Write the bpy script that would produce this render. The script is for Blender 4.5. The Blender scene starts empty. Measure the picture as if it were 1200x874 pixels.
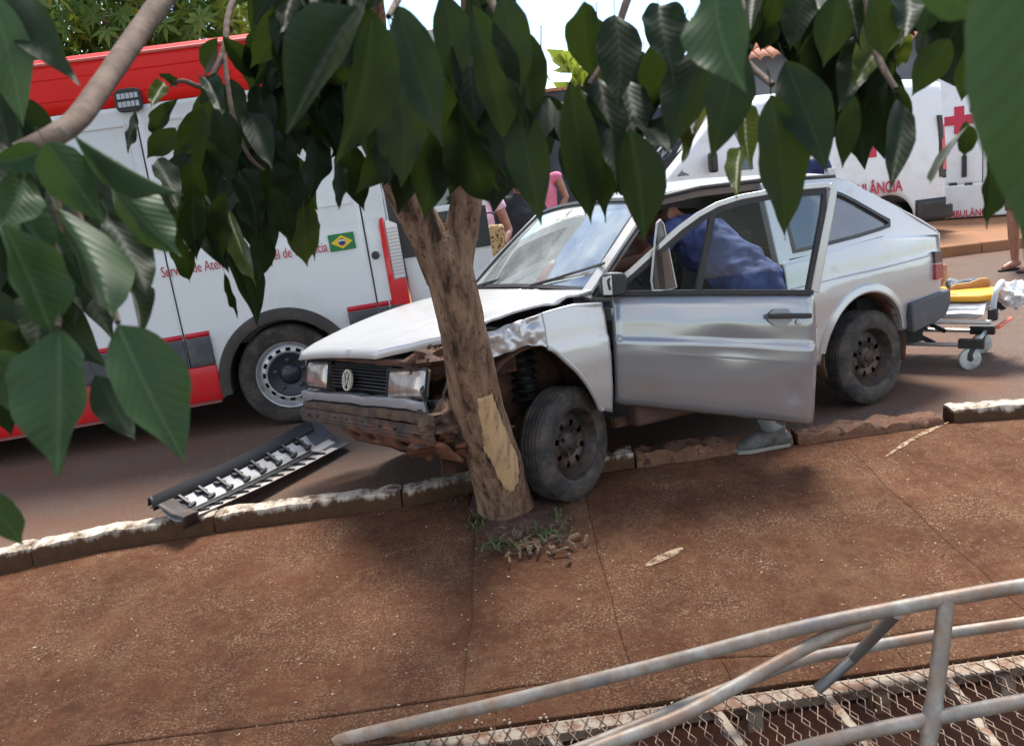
import bpy, math, random
import numpy as np
from mathutils import Vector, Matrix, noise
random.seed(11)
RAD = math.radians
scene = bpy.context.scene
COL = scene.collection

# ------------------------------------------------------------------ camera
CAM_H, PITCH, ROLL, FPX = 1.62, RAD(13.0), RAD(6.5), 1050.0
_f = Vector((0, math.cos(PITCH), -math.sin(PITCH)))
_u = Vector((0, math.sin(PITCH), math.cos(PITCH)))
_r = Vector((1, 0, 0))
RI = _r * math.cos(ROLL) - _u * math.sin(ROLL)
DI = -_u * math.cos(ROLL) - _r * math.sin(ROLL)
CPOS = Vector((0, 0, CAM_H))
cd = bpy.data.cameras.new('camera'); cam = bpy.data.objects.new('camera', cd); COL.objects.link(cam)
m = Matrix.Identity(4)
for i in range(3):
    m[i][0] = RI[i]; m[i][1] = -DI[i]; m[i][2] = -_f[i]; m[i][3] = CPOS[i]
cam.matrix_world = m
cd.sensor_width = 36; cd.sensor_fit = 'HORIZONTAL'; cd.lens = 36 * FPX / 1200
cd.clip_start = 0.02; cd.clip_end = 800
cd.dof.use_dof = True; cd.dof.focus_distance = 4.6; cd.dof.aperture_fstop = 11
scene.camera = cam

# ------------------------------------------------------------------ light
SUN_EL, SUN_AZ = RAD(60), RAD(14)            # azimuth from +Y towards +X: high, behind the street
w = bpy.data.worlds.new('World'); scene.world = w; w.use_nodes = True
nt = w.node_tree; nt.nodes.clear()
out = nt.nodes.new('ShaderNodeOutputWorld'); bg = nt.nodes.new('ShaderNodeBackground')
sky = nt.nodes.new('ShaderNodeTexSky'); sky.sky_type = 'NISHITA'; sky.sun_disc = False
sky.sun_elevation = SUN_EL; sky.sun_rotation = SUN_AZ
sky.dust_density = 0.0; sky.air_density = 1.0; sky.ozone_density = 2.0
tc = nt.nodes.new('ShaderNodeTexCoord'); nz = nt.nodes.new('ShaderNodeTexNoise')
nz.inputs['Scale'].default_value = 2.2; nz.inputs['Detail'].default_value = 6
rmp = nt.nodes.new('ShaderNodeValToRGB')
rmp.color_ramp.elements[0].position = 0.50; rmp.color_ramp.elements[1].position = 0.68
mix = nt.nodes.new('ShaderNodeMix'); mix.data_type = 'RGBA'
mix.inputs[7].default_value = (10.5, 10.0, 9.2, 1)
nt.links.new(tc.outputs['Generated'], nz.inputs['Vector']); nt.links.new(nz.outputs['Fac'], rmp.inputs['Fac'])
nt.links.new(rmp.outputs['Color'], mix.inputs[0]); nt.links.new(sky.outputs['Color'], mix.inputs[6])
nt.links.new(mix.outputs[2], bg.inputs['Color']); bg.inputs['Strength'].default_value = 0.105
nt.links.new(bg.outputs['Background'], out.inputs['Surface'])
sl = bpy.data.lights.new('sun', 'SUN'); sl.energy = 3.1; sl.angle = RAD(20); sl.color = (1, .95, .87)
so = bpy.data.objects.new('sun', sl); COL.objects.link(so)
sd = Vector((math.sin(SUN_AZ) * math.cos(SUN_EL), math.cos(SUN_AZ) * math.cos(SUN_EL), math.sin(SUN_EL)))
so.rotation_euler = sd.to_track_quat('Z', 'Y').to_euler()
scene.view_settings.view_transform = 'Standard'; scene.view_settings.look = 'None'
scene.view_settings.exposure = 1.40; scene.view_settings.gamma = 1.0

# ------------------------------------------------------------------ measuring helpers (photo measured in 1200 x 874)
def ray(px, py): return RI * ((px - 600) / FPX) + DI * ((py - 437) / FPX) + _f
def gp(px, py, z):
    d = ray(px, py); return CPOS + d * ((z - CAM_H) / d.z)
def aty(px, py, y):
    d = ray(px, py); return CPOS + d * (y / d.y)
def atd(px, py, dep): return CPOS + ray(px, py) * dep
def proj(p):
    q = Vector(p) - CPOS; z = q.dot(_f); return (600 + FPX * q.dot(RI) / z, 437 + FPX * q.dot(DI) / z, z)
def onplane(mw, px, py, ax, val):
    inv = mw.inverted(); o = inv @ CPOS; d = inv.to_3x3() @ ray(px, py)
    return o + d * ((val - o[ax]) / d[ax])
def lerp(a, b, t): return a + (b - a) * t
def interp(x, pts):
    if x <= pts[0][0]: return pts[0][1]
    for (x0, y0), (x1, y1) in zip(pts, pts[1:]):
        if x <= x1: return y0 + (y1 - y0) * (x - x0) / (x1 - x0)
    return pts[-1][1]
def sstep(a, b, x):
    t = max(0, min(1, (x - a) / (b - a))); return t * t * (3 - 2 * t)
def nz3(x, y, z, s=1.0): return noise.noise(Vector((x * s, y * s, z * s)))

# ------------------------------------------------------------------ materials
MATS = {}
def mat(name, c, rough=.5, metal=0., c2=None, c3=None, sc=6., det=6., ramp=(.42, .62), bump=0., bsc=60., stretch=None,
        dust=None, dsc=3., dramp=(.5, .7), spec=None, coat=0., transl=0.):
    if name in MATS: return MATS[name]
    m = bpy.data.materials.new(name); m.use_nodes = True; t = m.node_tree; N = t.nodes; L = t.links
    b = N['Principled BSDF']; b.inputs['Roughness'].default_value = rough; b.inputs['Metallic'].default_value = metal
    b.inputs['Base Color'].default_value = (*c, 1)
    if spec is not None: b.inputs['Specular IOR Level'].default_value = spec
    if coat: b.inputs['Coat Weight'].default_value = coat; b.inputs['Coat Roughness'].default_value = .08
    co = N.new('ShaderNodeTexCoord'); src = co.outputs['Object']
    if stretch:
        mp = N.new('ShaderNodeMapping'); mp.inputs['Scale'].default_value = stretch; L.new(src, mp.inputs['Vector']); src = mp.outputs['Vector']
    col = None
    if c2:
        n = N.new('ShaderNodeTexNoise'); n.inputs['Scale'].default_value = sc; n.inputs['Detail'].default_value = det; n.inputs['Roughness'].default_value = .65
        L.new(src, n.inputs['Vector']); r = N.new('ShaderNodeValToRGB'); L.new(n.outputs['Fac'], r.inputs['Fac'])
        e = r.color_ramp.elements; e[0].position, e[1].position = ramp; e[0].color = (*c, 1); e[1].color = (*c2, 1)
        if c3: k = e.new((ramp[0] + ramp[1]) / 2); k.color = (*c3, 1)
        col = r.outputs['Color']
    if dust:
        n = N.new('ShaderNodeTexNoise'); n.inputs['Scale'].default_value = dsc; n.inputs['Detail'].default_value = 8; n.inputs['Roughness'].default_value = .7
        L.new(co.outputs['Object'], n.inputs['Vector']); r = N.new('ShaderNodeValToRGB'); L.new(n.outputs['Fac'], r.inputs['Fac'])
        r.color_ramp.elements[0].position, r.color_ramp.elements[1].position = dramp
        x = N.new('ShaderNodeMix'); x.data_type = 'RGBA'; L.new(r.outputs['Color'], x.inputs[0])
        if col: L.new(col, x.inputs[6])
        else: x.inputs[6].default_value = (*c, 1)
        x.inputs[7].default_value = (*dust, 1); col = x.outputs[2]
    if col: L.new(col, b.inputs['Base Color'])
    if bump:
        n = N.new('ShaderNodeTexNoise'); n.inputs['Scale'].default_value = bsc; n.inputs['Detail'].default_value = 5; L.new(src, n.inputs['Vector'])
        bp = N.new('ShaderNodeBump'); bp.inputs['Strength'].default_value = bump; bp.inputs['Distance'].default_value = .01
        L.new(n.outputs['Fac'], bp.inputs['Height']); L.new(bp.outputs['Normal'], b.inputs['Normal'])
    MATS[name] = m; return m

def glass(name, tint=(.8, .9, .88), refl=.12, rough=.02, dirt_sheen=.1, dcol=(.45, .42, .38), fm=1.5):
    if name in MATS: return MATS[name]
    m = bpy.data.materials.new(name); m.use_nodes = True; t = m.node_tree; N = t.nodes; L = t.links; N.clear()
    o = N.new('ShaderNodeOutputMaterial'); tr = N.new('ShaderNodeBsdfTransparent'); tr.inputs[0].default_value = (*tint, 1)
    gl = N.new('ShaderNodeBsdfGlossy'); gl.inputs['Roughness'].default_value = rough
    lw = N.new('ShaderNodeFresnel'); lw.inputs['IOR'].default_value = 1.5
    ad = N.new('ShaderNodeMath'); ad.operation = 'MULTIPLY_ADD'; ad.inputs[1].default_value = fm; ad.inputs[2].default_value = refl; ad.use_clamp = True
    mx = N.new('ShaderNodeMixShader'); L.new(lw.outputs[0], ad.inputs[0]); L.new(ad.outputs[0], mx.inputs[0]); L.new(tr.outputs[0], mx.inputs[1]); L.new(gl.outputs[0], mx.inputs[2])
    df = N.new('ShaderNodeBsdfDiffuse'); df.inputs[0].default_value = (*dcol, 1)
    n = N.new('ShaderNodeTexNoise'); n.inputs['Scale'].default_value = 5; n.inputs['Detail'].default_value = 8
    co = N.new('ShaderNodeTexCoord'); L.new(co.outputs['Object'], n.inputs['Vector'])
    mu = N.new('ShaderNodeMath'); mu.operation = 'MULTIPLY'; mu.inputs[1].default_value = dirt_sheen; L.new(n.outputs['Fac'], mu.inputs[0])
    m2 = N.new('ShaderNodeMixShader'); L.new(mu.outputs[0], m2.inputs[0]); L.new(mx.outputs[0], m2.inputs[1]); L.new(df.outputs[0], m2.inputs[2])
    L.new(m2.outputs[0], o.inputs['Surface']); MATS[name] = m; return m

def leafmat(name, c, c2, rough=.36, transl=.25, tcol=(.10, .17, .03), vb=.07):
    if name in MATS: return MATS[name]
    m = bpy.data.materials.new(name); m.use_nodes = True; t = m.node_tree; N = t.nodes; L = t.links
    b = N['Principled BSDF']; b.inputs['Roughness'].default_value = rough; b.inputs['Specular IOR Level'].default_value = .13
    uv = N.new('ShaderNodeUVMap'); sp = N.new('ShaderNodeSeparateXYZ'); L.new(uv.outputs[0], sp.inputs[0])
    ab = N.new('ShaderNodeMath'); ab.operation = 'ABSOLUTE'; L.new(sp.outputs[0], ab.inputs[0])
    ml = N.new('ShaderNodeMath'); ml.operation = 'MULTIPLY_ADD'; L.new(ab.outputs[0], ml.inputs[0]); ml.inputs[1].default_value = -.28; L.new(sp.outputs[1], ml.inputs[2])
    fr = N.new('ShaderNodeMath'); fr.operation = 'MULTIPLY'; L.new(ml.outputs[0], fr.inputs[0]); fr.inputs[1].default_value = 11
    f2 = N.new('ShaderNodeMath'); f2.operation = 'FRACT'; L.new(fr.outputs[0], f2.inputs[0])
    pp = N.new('ShaderNodeMath'); pp.operation = 'PINGPONG'; L.new(f2.outputs[0], pp.inputs[0]); pp.inputs[1].default_value = .5
    # vein mask: near 0 of pingpong, or near the midrib
    v1 = N.new('ShaderNodeMapRange'); L.new(pp.outputs[0], v1.inputs[0]); v1.inputs[1].default_value = .0; v1.inputs[2].default_value = .10; v1.inputs[3].default_value = .16; v1.inputs[4].default_value = 0
    v2 = N.new('ShaderNodeMapRange'); L.new(ab.outputs[0], v2.inputs[0]); v2.inputs[1].default_value = .02; v2.inputs[2].default_value = .07; v2.inputs[3].default_value = .6; v2.inputs[4].default_value = 0
    mxv = N.new('ShaderNodeMath'); mxv.operation = 'MAXIMUM'; L.new(v1.outputs[0], mxv.inputs[0]); L.new(v2.outputs[0], mxv.inputs[1])
    n = N.new('ShaderNodeTexNoise'); n.inputs['Scale'].default_value = 3; n.inputs['Detail'].default_value = 4
    oi = N.new('ShaderNodeObjectInfo'); co = N.new('ShaderNodeTexCoord'); L.new(co.outputs['Object'], n.inputs['Vector'])
    ad = N.new('ShaderNodeMath'); ad.operation = 'MULTIPLY_ADD'; L.new(oi.outputs['Random'], ad.inputs[0]); ad.inputs[1].default_value = .7; L.new(n.outputs['Fac'], ad.inputs[2])
    mp = N.new('ShaderNodeMapRange'); L.new(ad.outputs[0], mp.inputs[0]); mp.inputs[1].default_value = .3; mp.inputs[2].default_value = 1.3
    x = N.new('ShaderNodeMix'); x.data_type = 'RGBA'; L.new(mp.outputs[0], x.inputs[0]); x.inputs[6].default_value = (*c, 1); x.inputs[7].default_value = (*c2, 1)
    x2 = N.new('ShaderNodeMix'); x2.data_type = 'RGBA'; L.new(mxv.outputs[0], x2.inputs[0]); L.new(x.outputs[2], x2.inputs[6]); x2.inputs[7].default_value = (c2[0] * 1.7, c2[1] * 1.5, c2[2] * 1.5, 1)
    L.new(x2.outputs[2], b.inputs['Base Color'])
    bp = N.new('ShaderNodeBump'); bp.inputs['Strength'].default_value = vb; bp.inputs['Distance'].default_value = .006; L.new(pp.outputs[0], bp.inputs['Height']); L.new(bp.outputs['Normal'], b.inputs['Normal'])
    tr = N.new('ShaderNodeBsdfTranslucent'); tr.inputs[0].default_value = (*tcol, 1); ms = N.new('ShaderNodeMixShader'); ms.inputs[0].default_value = transl
    L.new(b.outputs[0], ms.inputs[1]); L.new(tr.outputs[0], ms.inputs[2]); L.new(ms.outputs[0], N['Material Output'].inputs['Surface'])
    MATS[name] = m; return m

# ------------------------------------------------------------------ mesh builder
class MB:
    def __init__(s): s.v = []; s.f = []; s.mi = []; s.uv = None
    def add(s, vs, fs, mi=0):
        o = len(s.v); s.v += [tuple(p) for p in vs]; s.f += [tuple(i + o for i in f) for f in fs]; s.mi += [mi] * len(fs); return s
    def grid(s, P, cu=False, cv=False, mi=0, skip=None):
        nu, nv = len(P), len(P[0]); fs = []
        for i in range(nu if cu else nu - 1):
            for j in range(nv if cv else nv - 1):
                if skip and skip(i, j): continue
                a, b = i, (i + 1) % nu; c, d = j, (j + 1) % nv
                fs.append((a * nv + c, b * nv + c, b * nv + d, a * nv + d))
        return s.add([p for r in P for p in r], fs, mi)
    def box(s, c, d, R=None, mi=0, top=1.0):
        vs = []
        for z in (-1, 1):
            k = top if z > 0 else 1
            for x, y in ((-1, -1), (1, -1), (1, 1), (-1, 1)):
                p = Vector((x * d[0] / 2 * k, y * d[1] / 2 * k, z * d[2] / 2))
                if R: p = R @ p
                vs.append(Vector(c) + p)
        return s.add(vs, [(3, 2, 1, 0), (4, 5, 6, 7), (0, 1, 5, 4), (1, 2, 6, 5), (2, 3, 7, 6), (3, 0, 4, 7)], mi)
    def tube(s, path, r, n=10, cap=True, mi=0, rnd=False, flat=1.0, up=None):
        path = [Vector(p) for p in path]; k = len(path)
        R = [r] * k if not hasattr(r, '__len__') else list(r)
        if rnd:   # hemispherical ends
            d0 = (path[0] - path[1]).normalized(); d1 = (path[-1] - path[-2]).normalized()
            pre = [(path[0] + d0 * R[0] * math.sin(a), R[0] * math.cos(a)) for a in (1.45, 1.1, .7, .35)]
            post = [(path[-1] + d1 * R[-1] * math.sin(a), R[-1] * math.cos(a)) for a in (.35, .7, 1.1, 1.45)]
            path = [p for p, _ in pre] + path + [p for p, _ in post]; R = [q for _, q in pre] + R + [q for _, q in post]; k = len(path)
        T = []
        for i in range(k):
            d = path[min(i + 1, k - 1)] - path[max(i - 1, 0)]; T.append(d.normalized() if d.length > 1e-9 else Vector((0, 0, 1)))
        u0 = Vector(up) if up else (Vector((0, 0, 1)) if abs(T[0].z) < .9 else Vector((0, 1, 0)))
        N = (u0 - T[0] * u0.dot(T[0])).normalized(); P = []
        for i in range(k):
            N = (N - T[i] * N.dot(T[i])); N = N.normalized() if N.length > 1e-6 else T[i].orthogonal().normalized(); B = T[i].cross(N)
            P.append([path[i] + (N * math.cos(a) * flat + B * math.sin(a)) * R[i] for a in [2 * math.pi * j / n for j in range(n)]])
        o = len(s.v); s.grid(P, cv=True, mi=mi)
        if cap: s.f += [tuple(o + j for j in range(n)), tuple(o + (k - 1) * n + j for j in reversed(range(n)))]; s.mi += [mi, mi]
        return s
    def bar(s, path, w, t, nrm=(0, 1, 0), mi=0, close=False):
        """rectangular section swept along a path: w across (in the plane), t along nrm"""
        path = [Vector(p) for p in path]; k = len(path); nrm = Vector(nrm); P = []
        W = w if hasattr(w, '__len__') else [w] * k
        for i in range(k):
            a = path[(i - 1) % k if close else max(i - 1, 0)]; b = path[(i + 1) % k if close else min(i + 1, k - 1)]
            d = (b - a).normalized(); q = d.cross(nrm).normalized(); h = nrm.normalized()
            d1 = (path[i] - a); d2 = (b - path[i]); m_ = 1.0
            if d1.length > 1e-6 and d2.length > 1e-6: m_ = 1 / max(.5, math.cos(d1.angle(d2) / 2))
            P.append([path[i] + q * W[i] / 2 * m_ * x + h * t / 2 * y for x, y in ((-1, -1), (1, -1), (1, 1), (-1, 1))])
        o = len(s.v); s.grid(P, cu=close, cv=True, mi=mi)
        if not close: s.f += [(o, o + 1, o + 2, o + 3), tuple(o + (k - 1) * 4 + j for j in (3, 2, 1, 0))]; s.mi += [mi, mi]
        return s
    def lathe(s, prof, n=32, axis=1, c=(0, 0, 0), mi=0, skip=None):
        P = []
        for r, h in prof:
            row = []
            for j in range(n):
                a = 2 * math.pi * j / n; q = [r * math.cos(a), r * math.sin(a)]; p = [0, 0, 0]
                p[axis] = h; o = [i for i in range(3) if i != axis]; p[o[0]], p[o[1]] = q
                row.append(Vector(p) + Vector(c))
            P.append(row)
        return s.grid(P, cv=True, mi=mi, skip=skip)
    def ell(s, c, r, n=12, R=None, mi=0):
        P = []
        for i in range(n + 1):
            th = math.pi * (.02 + .96 * i / n); row = []
            for j in range(2 * n):
                a = math.pi * j / n; p = Vector((r[0] * math.sin(th) * math.cos(a), r[1] * math.sin(th) * math.sin(a), r[2] * math.cos(th)))
                row.append(Vector(c) + (R @ p if R else p))
            P.append(row)
        o = len(s.v); s.grid(P, cv=True, mi=mi); k = 2 * n
        s.f += [tuple(o + j for j in range(k)), tuple(o + n * k + j for j in reversed(range(k)))]; s.mi += [mi, mi]; return s
    def prism(s, pts, fn, t0, t1, mi=0):
        """polygon of 2-D pts mapped by fn(a, b, t)"""
        n = len(pts); vs = [fn(a, b, t0) for a, b in pts] + [fn(a, b, t1) for a, b in pts]
        fs = [tuple(range(n)), tuple(reversed(range(n, 2 * n)))] + [(i, i + n, (i + 1) % n + n, (i + 1) % n) for i in range(n)]
        return s.add(vs, fs, mi)
    def ring(s, outer, inner, fn, t0, t1, mi=0):
        n = len(outer); A = [[fn(*p, t) for p in L] for t, L in ((t0, outer), (t1, outer), (t1, inner), (t0, inner))]
        return s.grid(A, cu=True, cv=True, mi=mi)
    def build(s, name, mats, parent=None, folds=0, fsc=.09, smooth=35, up=False, solid=0, soff=-1, bevel=0, sub=0, remesh=0, sm_it=0, kind=None, disp=0):
        me = bpy.data.meshes.new(name); me.from_pydata(s.v, [], s.f)
        mats = mats if isinstance(mats, (list, tuple)) else [mats]
        for q in mats: me.materials.append(q)
        if len(mats) > 1: me.polygons.foreach_set('material_index', s.mi)
        if s.uv:
            l = me.uv_layers.new(name='UVMap'); dat = []
            for f in s.f:
                for i in f: dat += list(s.uv[i])
            l.data.foreach_set('uv', dat)
        me.validate()
        if not solid or remesh or True:
            import bmesh as _b; b = _b.new(); b.from_mesh(me); _b.ops.recalc_face_normals(b, faces=b.faces)
            if up and sum(f.normal.z * f.calc_area() for f in b.faces) < 0: _b.ops.reverse_faces(b, faces=b.faces)
            b.to_mesh(me); b.free()
        if smooth:
            me.polygons.foreach_set('use_smooth', [True] * len(me.polygons)); me.set_sharp_from_angle(angle=RAD(smooth))
        o = bpy.data.objects.new(name, me); COL.objects.link(o)
        if parent: o.parent = parent
        if kind: o['kind'] = kind
        if solid: q = o.modifiers.new('solid', 'SOLIDIFY'); q.thickness = solid; q.offset = soff
        if remesh:
            q = o.modifiers.new('rm', 'REMESH'); q.mode = 'VOXEL'; q.voxel_size = remesh; q.use_smooth_shade = True
            if sm_it: q = o.modifiers.new('sm', 'SMOOTH'); q.iterations = sm_it; q.factor = .5
        if folds:
            tx_ = bpy.data.textures.get('folds%g' % fsc) or bpy.data.textures.new('folds%g' % fsc, 'CLOUDS'); tx_.noise_scale = fsc; tx_.noise_depth = 2; tx_.cloud_type = 'GRAYSCALE'
            q = o.modifiers.new('folds', 'DISPLACE'); q.texture = tx_; q.strength = folds; q.mid_level = .5
        if bevel: q = o.modifiers.new('bv', 'BEVEL'); q.width = bevel; q.segments = 2; q.limit_method = 'ANGLE'; q.angle_limit = RAD(40)
        if sub: q = o.modifiers.new('sub', 'SUBSURF'); q.levels = q.render_levels = sub
        return o
def tag(o, label, cat, group=None):
    o['label'] = label; o['category'] = cat
    if group: o['group'] = group
    return o
def thing(name, label, cat, loc=(0, 0, 0), rot=(0, 0, 0), scale=1.0, group=None):
    o = bpy.data.objects.new(name, None); COL.objects.link(o); o.empty_display_size = .1
    o.location = loc; o.rotation_euler = rot; o.scale = (scale,) * 3
    MW[o.name] = Matrix.LocRotScale(Vector(loc), o.rotation_euler.copy(), Vector((scale,) * 3))
    return tag(o, label, cat, group)
MW = {}
def structure(o): o['kind'] = 'structure'; return o
def copyobj(o, parent=None):
    c = o.copy(); COL.objects.link(c); c.parent = parent
    for ch in list(o.children): copyobj(ch, c)
    return c
def text(name, s, size, material, parent, M, ext=.002, sx=1.0, bold=0.):
    cu = bpy.data.curves.new(name, 'FONT'); cu.body = s; cu.size = size; cu.extrude = ext; cu.resolution_u = 3; cu.offset = bold
    t = bpy.data.objects.new(name + '_src', cu); COL.objects.link(t)
    me = bpy.data.meshes.new_from_object(t); COL.objects.unlink(t); bpy.data.objects.remove(t); me.name = name
    me.transform(M @ Matrix.Scale(sx, 4, (1, 0, 0))); me.materials.clear(); me.materials.append(material)
    o = bpy.data.objects.new(name, me); COL.objects.link(o); o.parent = parent; return o
def basis(x, y, o):
    x = Vector(x).normalized(); z = x.cross(Vector(y)).normalized(); y = z.cross(x)
    M = Matrix.Identity(4)
    for i in range(3): M[i][0], M[i][1], M[i][2], M[i][3] = x[i], y[i], z[i], o[i]
    return M

# shared materials
silver = mat('silver_paint', (.52, .515, .51), .30, .45, dust=(.40, .33, .27), dsc=5, dramp=(.56, .82), coat=.5)
white_p = mat('white_paint', (.74, .76, .77), .35, 0, dust=(.55, .52, .48), dsc=2.5, dramp=(.52, .85), coat=.4)
red_p = mat('red_paint', (.72, .014, .010), .45, 0, dust=(.60, .10, .07), dsc=9, dramp=(.66, .8), spec=.25)
black_pl = mat('black_plastic', (.022, .022, .024), .5, 0, dust=(.10, .08, .065), dsc=8, dramp=(.55, .85))
grey_pl = mat('grey_plastic', (.055, .058, .065), .55, 0, dust=(.13, .11, .10), dsc=6, dramp=(.5, .8))
rubber = mat('tyre_rubber', (.020, .019, .019), .75, 0, dust=(.115, .085, .065), dsc=9, dramp=(.42, .72), bump=.2, bsc=120)
steel_d = mat('dark_steel', (.035, .030, .028), .55, .5, dust=(.12, .075, .05), dsc=14, dramp=(.45, .7))
steel_s = mat('silver_steel', (.5, .5, .51), .4, .7, dust=(.25, .2, .17), dsc=9, dramp=(.5, .8))
rust = mat('rust', (.19, .062, .028), .85, .1, c2=(.055, .030, .022), c3=(.12, .05, .028), sc=16, bump=.4, bsc=70)
rust_dk = mat('rusty_dark', (.045, .024, .016), .85, .1, c2=(.13, .055, .03), sc=9, bump=.3)
chrome = mat('chrome', (.75, .75, .76), .15, 1.)
black_v = mat('void_black', (.006, .006, .006), .9)
glass_w = glass('clear_glass', (.82, .92, .90), .16, .02, .25)  # dirt film raised to whiten the panes like a reflection
glass_ws = glass('windscreen_glass', (.66, .80, .77), .36, .03, .50, (.66, .72, .70))  # dusty film made thick and pale to paint in the bright sky reflection
glass_dk = glass('dark_glass', (.05, .055, .06), .05, .03, .05)
skin = mat('skin', (.36, .17, .105), .5, c2=(.30, .13, .08), sc=20)

# ================================================================== SETTING
ZR = -0.096                                                    # road level; the kerb top is z = 0
def zsw(y): return -0.085 - 0.045 * (4.6 - y)                 # footway falls gently away from the kerb
m_road = mat('dusty_asphalt', (.098, .065, .050), .9, 0, c2=(.22, .16, .128), c3=(.145, .104, .083), sc=95, det=3, ramp=(.34, .68), bump=.7, bsc=110, spec=.12, dust=(.15, .078, .05), dsc=.55, dramp=(.44, .66))
def footway_mat():
    m = bpy.data.materials.new('stained_concrete'); m.use_nodes = True; t = m.node_tree; N = t.nodes; L = t.links; b = N['Principled BSDF']; b.inputs['Roughness'].default_value = .95; b.inputs['Specular IOR Level'].default_value = .08
    co = N.new('ShaderNodeTexCoord')
    def noi(sc, det, ro=.6, st=None):
        n = N.new('ShaderNodeTexNoise'); n.inputs['Scale'].default_value = sc; n.inputs['Detail'].default_value = det; n.inputs['Roughness'].default_value = ro
        s = co.outputs['Object']
        if st: mp = N.new('ShaderNodeMapping'); mp.inputs['Scale'].default_value = st; L.new(s, mp.inputs['Vector']); s = mp.outputs['Vector']
        L.new(s, n.inputs['Vector']); return n.outputs['Fac']
    def rng(s, a, b_, c=0, d=1):
        r = N.new('ShaderNodeMapRange'); L.new(s, r.inputs[0]); r.inputs[1].default_value = a; r.inputs[2].default_value = b_; r.inputs[3].default_value = c; r.inputs[4].default_value = d; return r.outputs[0]
    def mx(f, a, c):
        x = N.new('ShaderNodeMix'); x.data_type = 'RGBA'; L.new(f, x.inputs[0])
        for q, i in ((a, 6), (c, 7)):
            if isinstance(q, tuple): x.inputs[i].default_value = (*q, 1)
            else: L.new(q, x.inputs[i])
        return x.outputs[2]
    def mul(a, c):
        x = N.new('ShaderNodeMath'); x.operation = 'MULTIPLY'; L.new(a, x.inputs[0]); L.new(c, x.inputs[1]); return x.outputs[0]
    base = mx(rng(noi(2.1, 8, .75), .38, .64), (.122, .050, .027), (.080, .034, .019))
    base = mx(rng(noi(1.3, 6, .75, (3.2, .45, 1)), .50, .74, 0, .55), base, (.045, .022, .013))      # rain streaks
    base = mx(rng(noi(24, 7, .8), .48, .70, 0, .6), base, (.185, .105, .050))                    # worn, pale grit
    base = mx(rng(noi(1.7, 9, .8, (1.5, .8, 1)), .50, .68, 0, .55), base, (.19, .105, .058))     # paler, worn areas
    speck = mul(rng(noi(105, 3, .6), .50, .68), rng(noi(3.2, 6, .75), .42, .62))
    base = mx(speck, base, (.30, .195, .125))
    base = mx(rng(noi(120, 3, .6), .56, .68, 0, .8), base, (.035, .022, .016))
    base = mx(rng(noi(62, 1, .5), .765, .775, 0, .8), base, (.50, .44, .36))
    L.new(base, b.inputs['Base Color'])
    bp = N.new('ShaderNodeBump'); bp.inputs['Strength'].default_value = .9; bp.inputs['Distance'].default_value = .008; L.new(noi(70, 7, .75), bp.inputs['Height']); L.new(bp.outputs['Normal'], b.inputs['Normal'])
    return m
m_foot = footway_mat()
def kerb_mat():
    m = bpy.data.materials.new('limewashed_kerb'); m.use_nodes = True; t = m.node_tree; N = t.nodes; L = t.links; b = N['Principled BSDF']; b.inputs['Roughness'].default_value = .95; b.inputs['Specular IOR Level'].default_value = .1
    co = N.new('ShaderNodeTexCoord'); sp = N.new('ShaderNodeSeparateXYZ'); L.new(co.outputs['Object'], sp.inputs[0])
    def noi(sc, det, st=(1, 1, 1)):
        mp = N.new('ShaderNodeMapping'); mp.inputs['Scale'].default_value = st; L.new(co.outputs['Object'], mp.inputs['Vector'])
        n = N.new('ShaderNodeTexNoise'); n.inputs['Scale'].default_value = sc; n.inputs['Detail'].default_value = det; n.inputs['Roughness'].default_value = .7; L.new(mp.outputs[0], n.inputs['Vector']); return n.outputs['Fac']
    # paint edge: runs of limewash of uneven length down the face
    a = N.new('ShaderNodeMath'); a.operation = 'MULTIPLY_ADD'; L.new(noi(11, 9, (1, .5, .25)), a.inputs[0]); a.inputs[1].default_value = .16; L.new(sp.outputs[2], a.inputs[2])
    r = N.new('ShaderNodeMapRange'); L.new(a.outputs[0], r.inputs[0]); r.inputs[1].default_value = .058; r.inputs[2].default_value = .085
    w_ = N.new('ShaderNodeMapRange'); L.new(noi(9, 8), w_.inputs[0]); w_.inputs[1].default_value = .34; w_.inputs[2].default_value = .50
    mu = N.new('ShaderNodeMath'); mu.operation = 'MULTIPLY'; L.new(r.outputs[0], mu.inputs[0]); L.new(w_.outputs[0], mu.inputs[1])
    c = N.new('ShaderNodeMix'); c.data_type = 'RGBA'; L.new(noi(22, 8), c.inputs[0]); c.inputs[6].default_value = (.045, .026, .016, 1); c.inputs[7].default_value = (.12, .062, .034, 1)
    x = N.new('ShaderNodeMix'); x.data_type = 'RGBA'; L.new(mu.outputs[0], x.inputs[0]); L.new(c.outputs[2], x.inputs[6]); x.inputs[7].default_value = (.56, .48, .39, 1)
    L.new(x.outputs[2], b.inputs['Base Color'])
    bp = N.new('ShaderNodeBump'); bp.inputs['Strength'].default_value = .6; bp.inputs['Distance'].default_value = .01; L.new(noi(60, 5), bp.inputs['Height']); L.new(bp.outputs[0], b.inputs['Normal'])
    return m
m_kerb = kerb_mat()
m_kerbr = mat('broken_kerb', (.13, .055, .03), .95, 0, c2=(.05, .026, .018), c3=(.17, .085, .048), sc=14, det=9, bump=.9, bsc=45, dust=(.42, .35, .28), dsc=9, dramp=(.62, .72))
m_soil = mat('red_soil', (.16, .062, .035), .95, 0, c2=(.09, .04, .026), sc=5, bump=.6, bsc=50)
m_ochre = mat('ochre_pavement', (.28, .125, .05), .9, 0, c2=(.21, .095, .042), sc=3, dust=(.30, .15, .09), dsc=1.5, bump=.3)

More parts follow.
